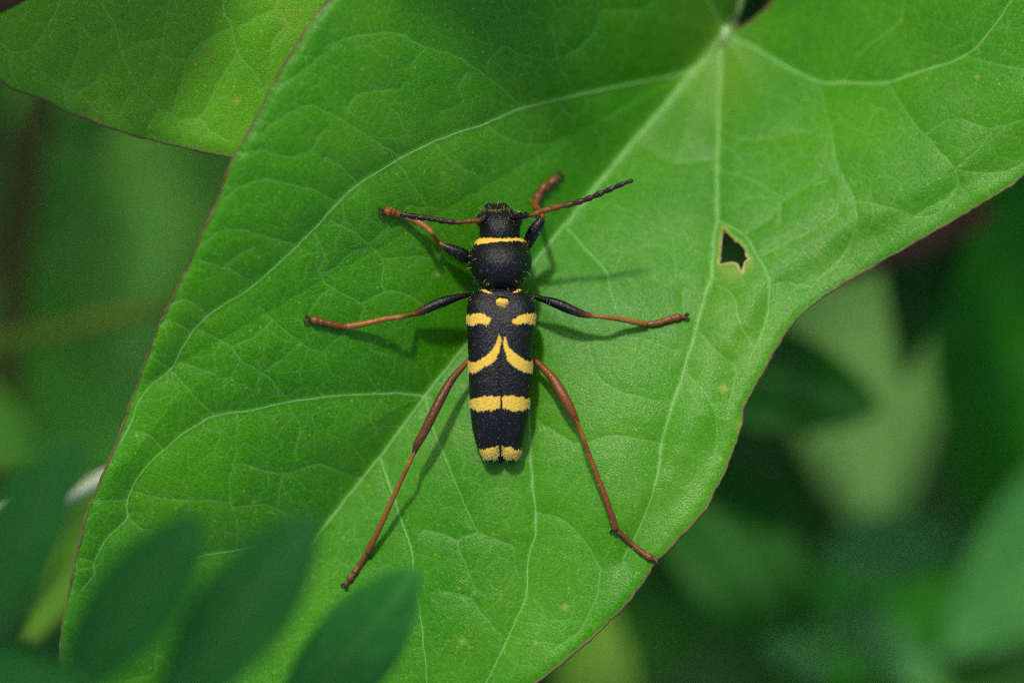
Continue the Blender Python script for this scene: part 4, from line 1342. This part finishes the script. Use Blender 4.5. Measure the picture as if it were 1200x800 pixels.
    ob.location = Vector(base)
    tag(ob, "black long-legged beetle with yellow bands and red-brown legs, standing on the big leaf", "beetle")

    # fine hair standing off the skin
    r = np.random.default_rng(5)
    hp = Parts()
    nrm = nr.astype(float)

    def sprout(sel, count, lo, hi, rad, back, spread):
        ids = np.where(sel)[0]
        if not len(ids): return
        ids = r.choice(ids, min(count, len(ids)), replace=False)
        for i in ids:
            d = nrm[i] + back + r.normal(0, spread, 3)
            d /= np.linalg.norm(d)
            l = r.uniform(lo, hi)
            p0 = co2[i] - nrm[i] * 0.004
            side = np.cross(d, (0.3, 0.2, 0.9)); side /= np.linalg.norm(side)
            up = np.cross(side, d)
            bend = r.normal(0, 0.15, 3) * l
            mid = p0 + d * l * 0.55
            tip = p0 + d * l + bend
            a = np.array([side, -0.5 * side + 0.87 * up, -0.5 * side - 0.87 * up]) * rad
            v = np.concatenate([p0 + a, mid + a * 0.8, tip[None]])
            f4 = np.array([[0, 1, 4, 3], [1, 2, 5, 4], [2, 0, 3, 5]]); f3 = np.array([[3, 4, 6], [4, 5, 6], [5, 3, 6]])
            hp.add(v, [f4, f3])
    trunk = ~limbm & trunk_box
    sidey = np.abs(nrm[:, 2]) < 0.55
    zero = np.zeros(3)
    sprout(trunk & sidey & (v > 284) & (v < 338) & (zrel > 0.2), 34, 0.03, 0.12, 0.0011, np.array([0, -0.2, 0.1]), 0.35)
    sprout(trunk & sidey & (v >= 338) & (v < 372) & (zrel > 0.2), 22, 0.03, 0.07, 0.0011, np.array([0, -0.2, 0.1]), 0.35)
    sprout(trunk & (v < 262) & (zrel > 0.15), 50, 0.03, 0.08, 0.0012, np.array([0, 0.6, 0.3]), 0.4)
    sprout(trunk & (v > 532) & (zrel > 0.3), 20, 0.02, 0.05, 0.0014, np.array([0, -0.8, 0.0]), 0.3)
    sprout(trunk & (zrel > 0.6) & (yel < 0.2), 160, 0.010, 0.020, 0.0016, np.array([0, -2.2, 0.0]), 0.25)
    sprout((yel > 0.5), 1500, 0.018, 0.030, 0.0026, np.array([0, -2.6, 0.0]), 0.22)
    n_white = hp.n
    sprout(limbm & (kind < 1.0), 130, 0.02, 0.05, 0.0013, zero, 0.5)
    sprout(limbm & (kind >= 1.0), 170, 0.015, 0.04, 0.0012, zero, 0.5)
    hm, nt, out = new_mat("beetle_hair")
    pb = nt.nodes.new("ShaderNodeBsdfPrincipled")
    tc = nt.nodes.new("ShaderNodeTexCoord")
    at = nt.nodes.new("ShaderNodeAttribute"); at.attribute_name = "mask"
    sep = nt.nodes.new("ShaderNodeSeparateColor"); nt.links.new(at.outputs["Color"], sep.inputs[0])
    c_ = mixc(nt, noise(nt, tc.outputs["Object"], 20), (0.42, 0.40, 0.30), (0.56, 0.53, 0.40))
    c_ = mixc(nt, sep.outputs[0], c_, (0.66, 0.48, 0.13))
    nt.links.new(c_, pb.inputs["Base Color"]); pb.inputs["Roughness"].default_value = 0.4
    nt.links.new(pb.outputs[0], out.inputs[0])
    hme = hp.mesh("hair")
    nh = len(hme.vertices)
    hc = np.empty(nh * 3, np.float32); hme.vertices.foreach_get("co", hc); hc = hc.reshape(-1, 3) + base
    kk = (D - hc[:, 2]) / D * 0.01
    hu, hv = hc[:, 0] / kk + 600, 400 - hc[:, 1] / kk
    ym = np.zeros(nh)
    for i_, p in enumerate(polys):
        ym = np.maximum(ym, in_poly(hu, hv + 1.0, p))
    set_mask(hme, ym)
    ho = link("hair", hme, hm, ob)
    ho["kind"] = "stuff"
    return ob


beetle()
print("OBJECTS", len(bpy.data.objects), "TRIS", sum(sum(len(p.vertices) - 2 for p in o.data.polygons) if len(o.data.polygons) < 5000 else len(o.data.polygons) * 2 for o in bpy.data.objects if o.type == 'MESH'))
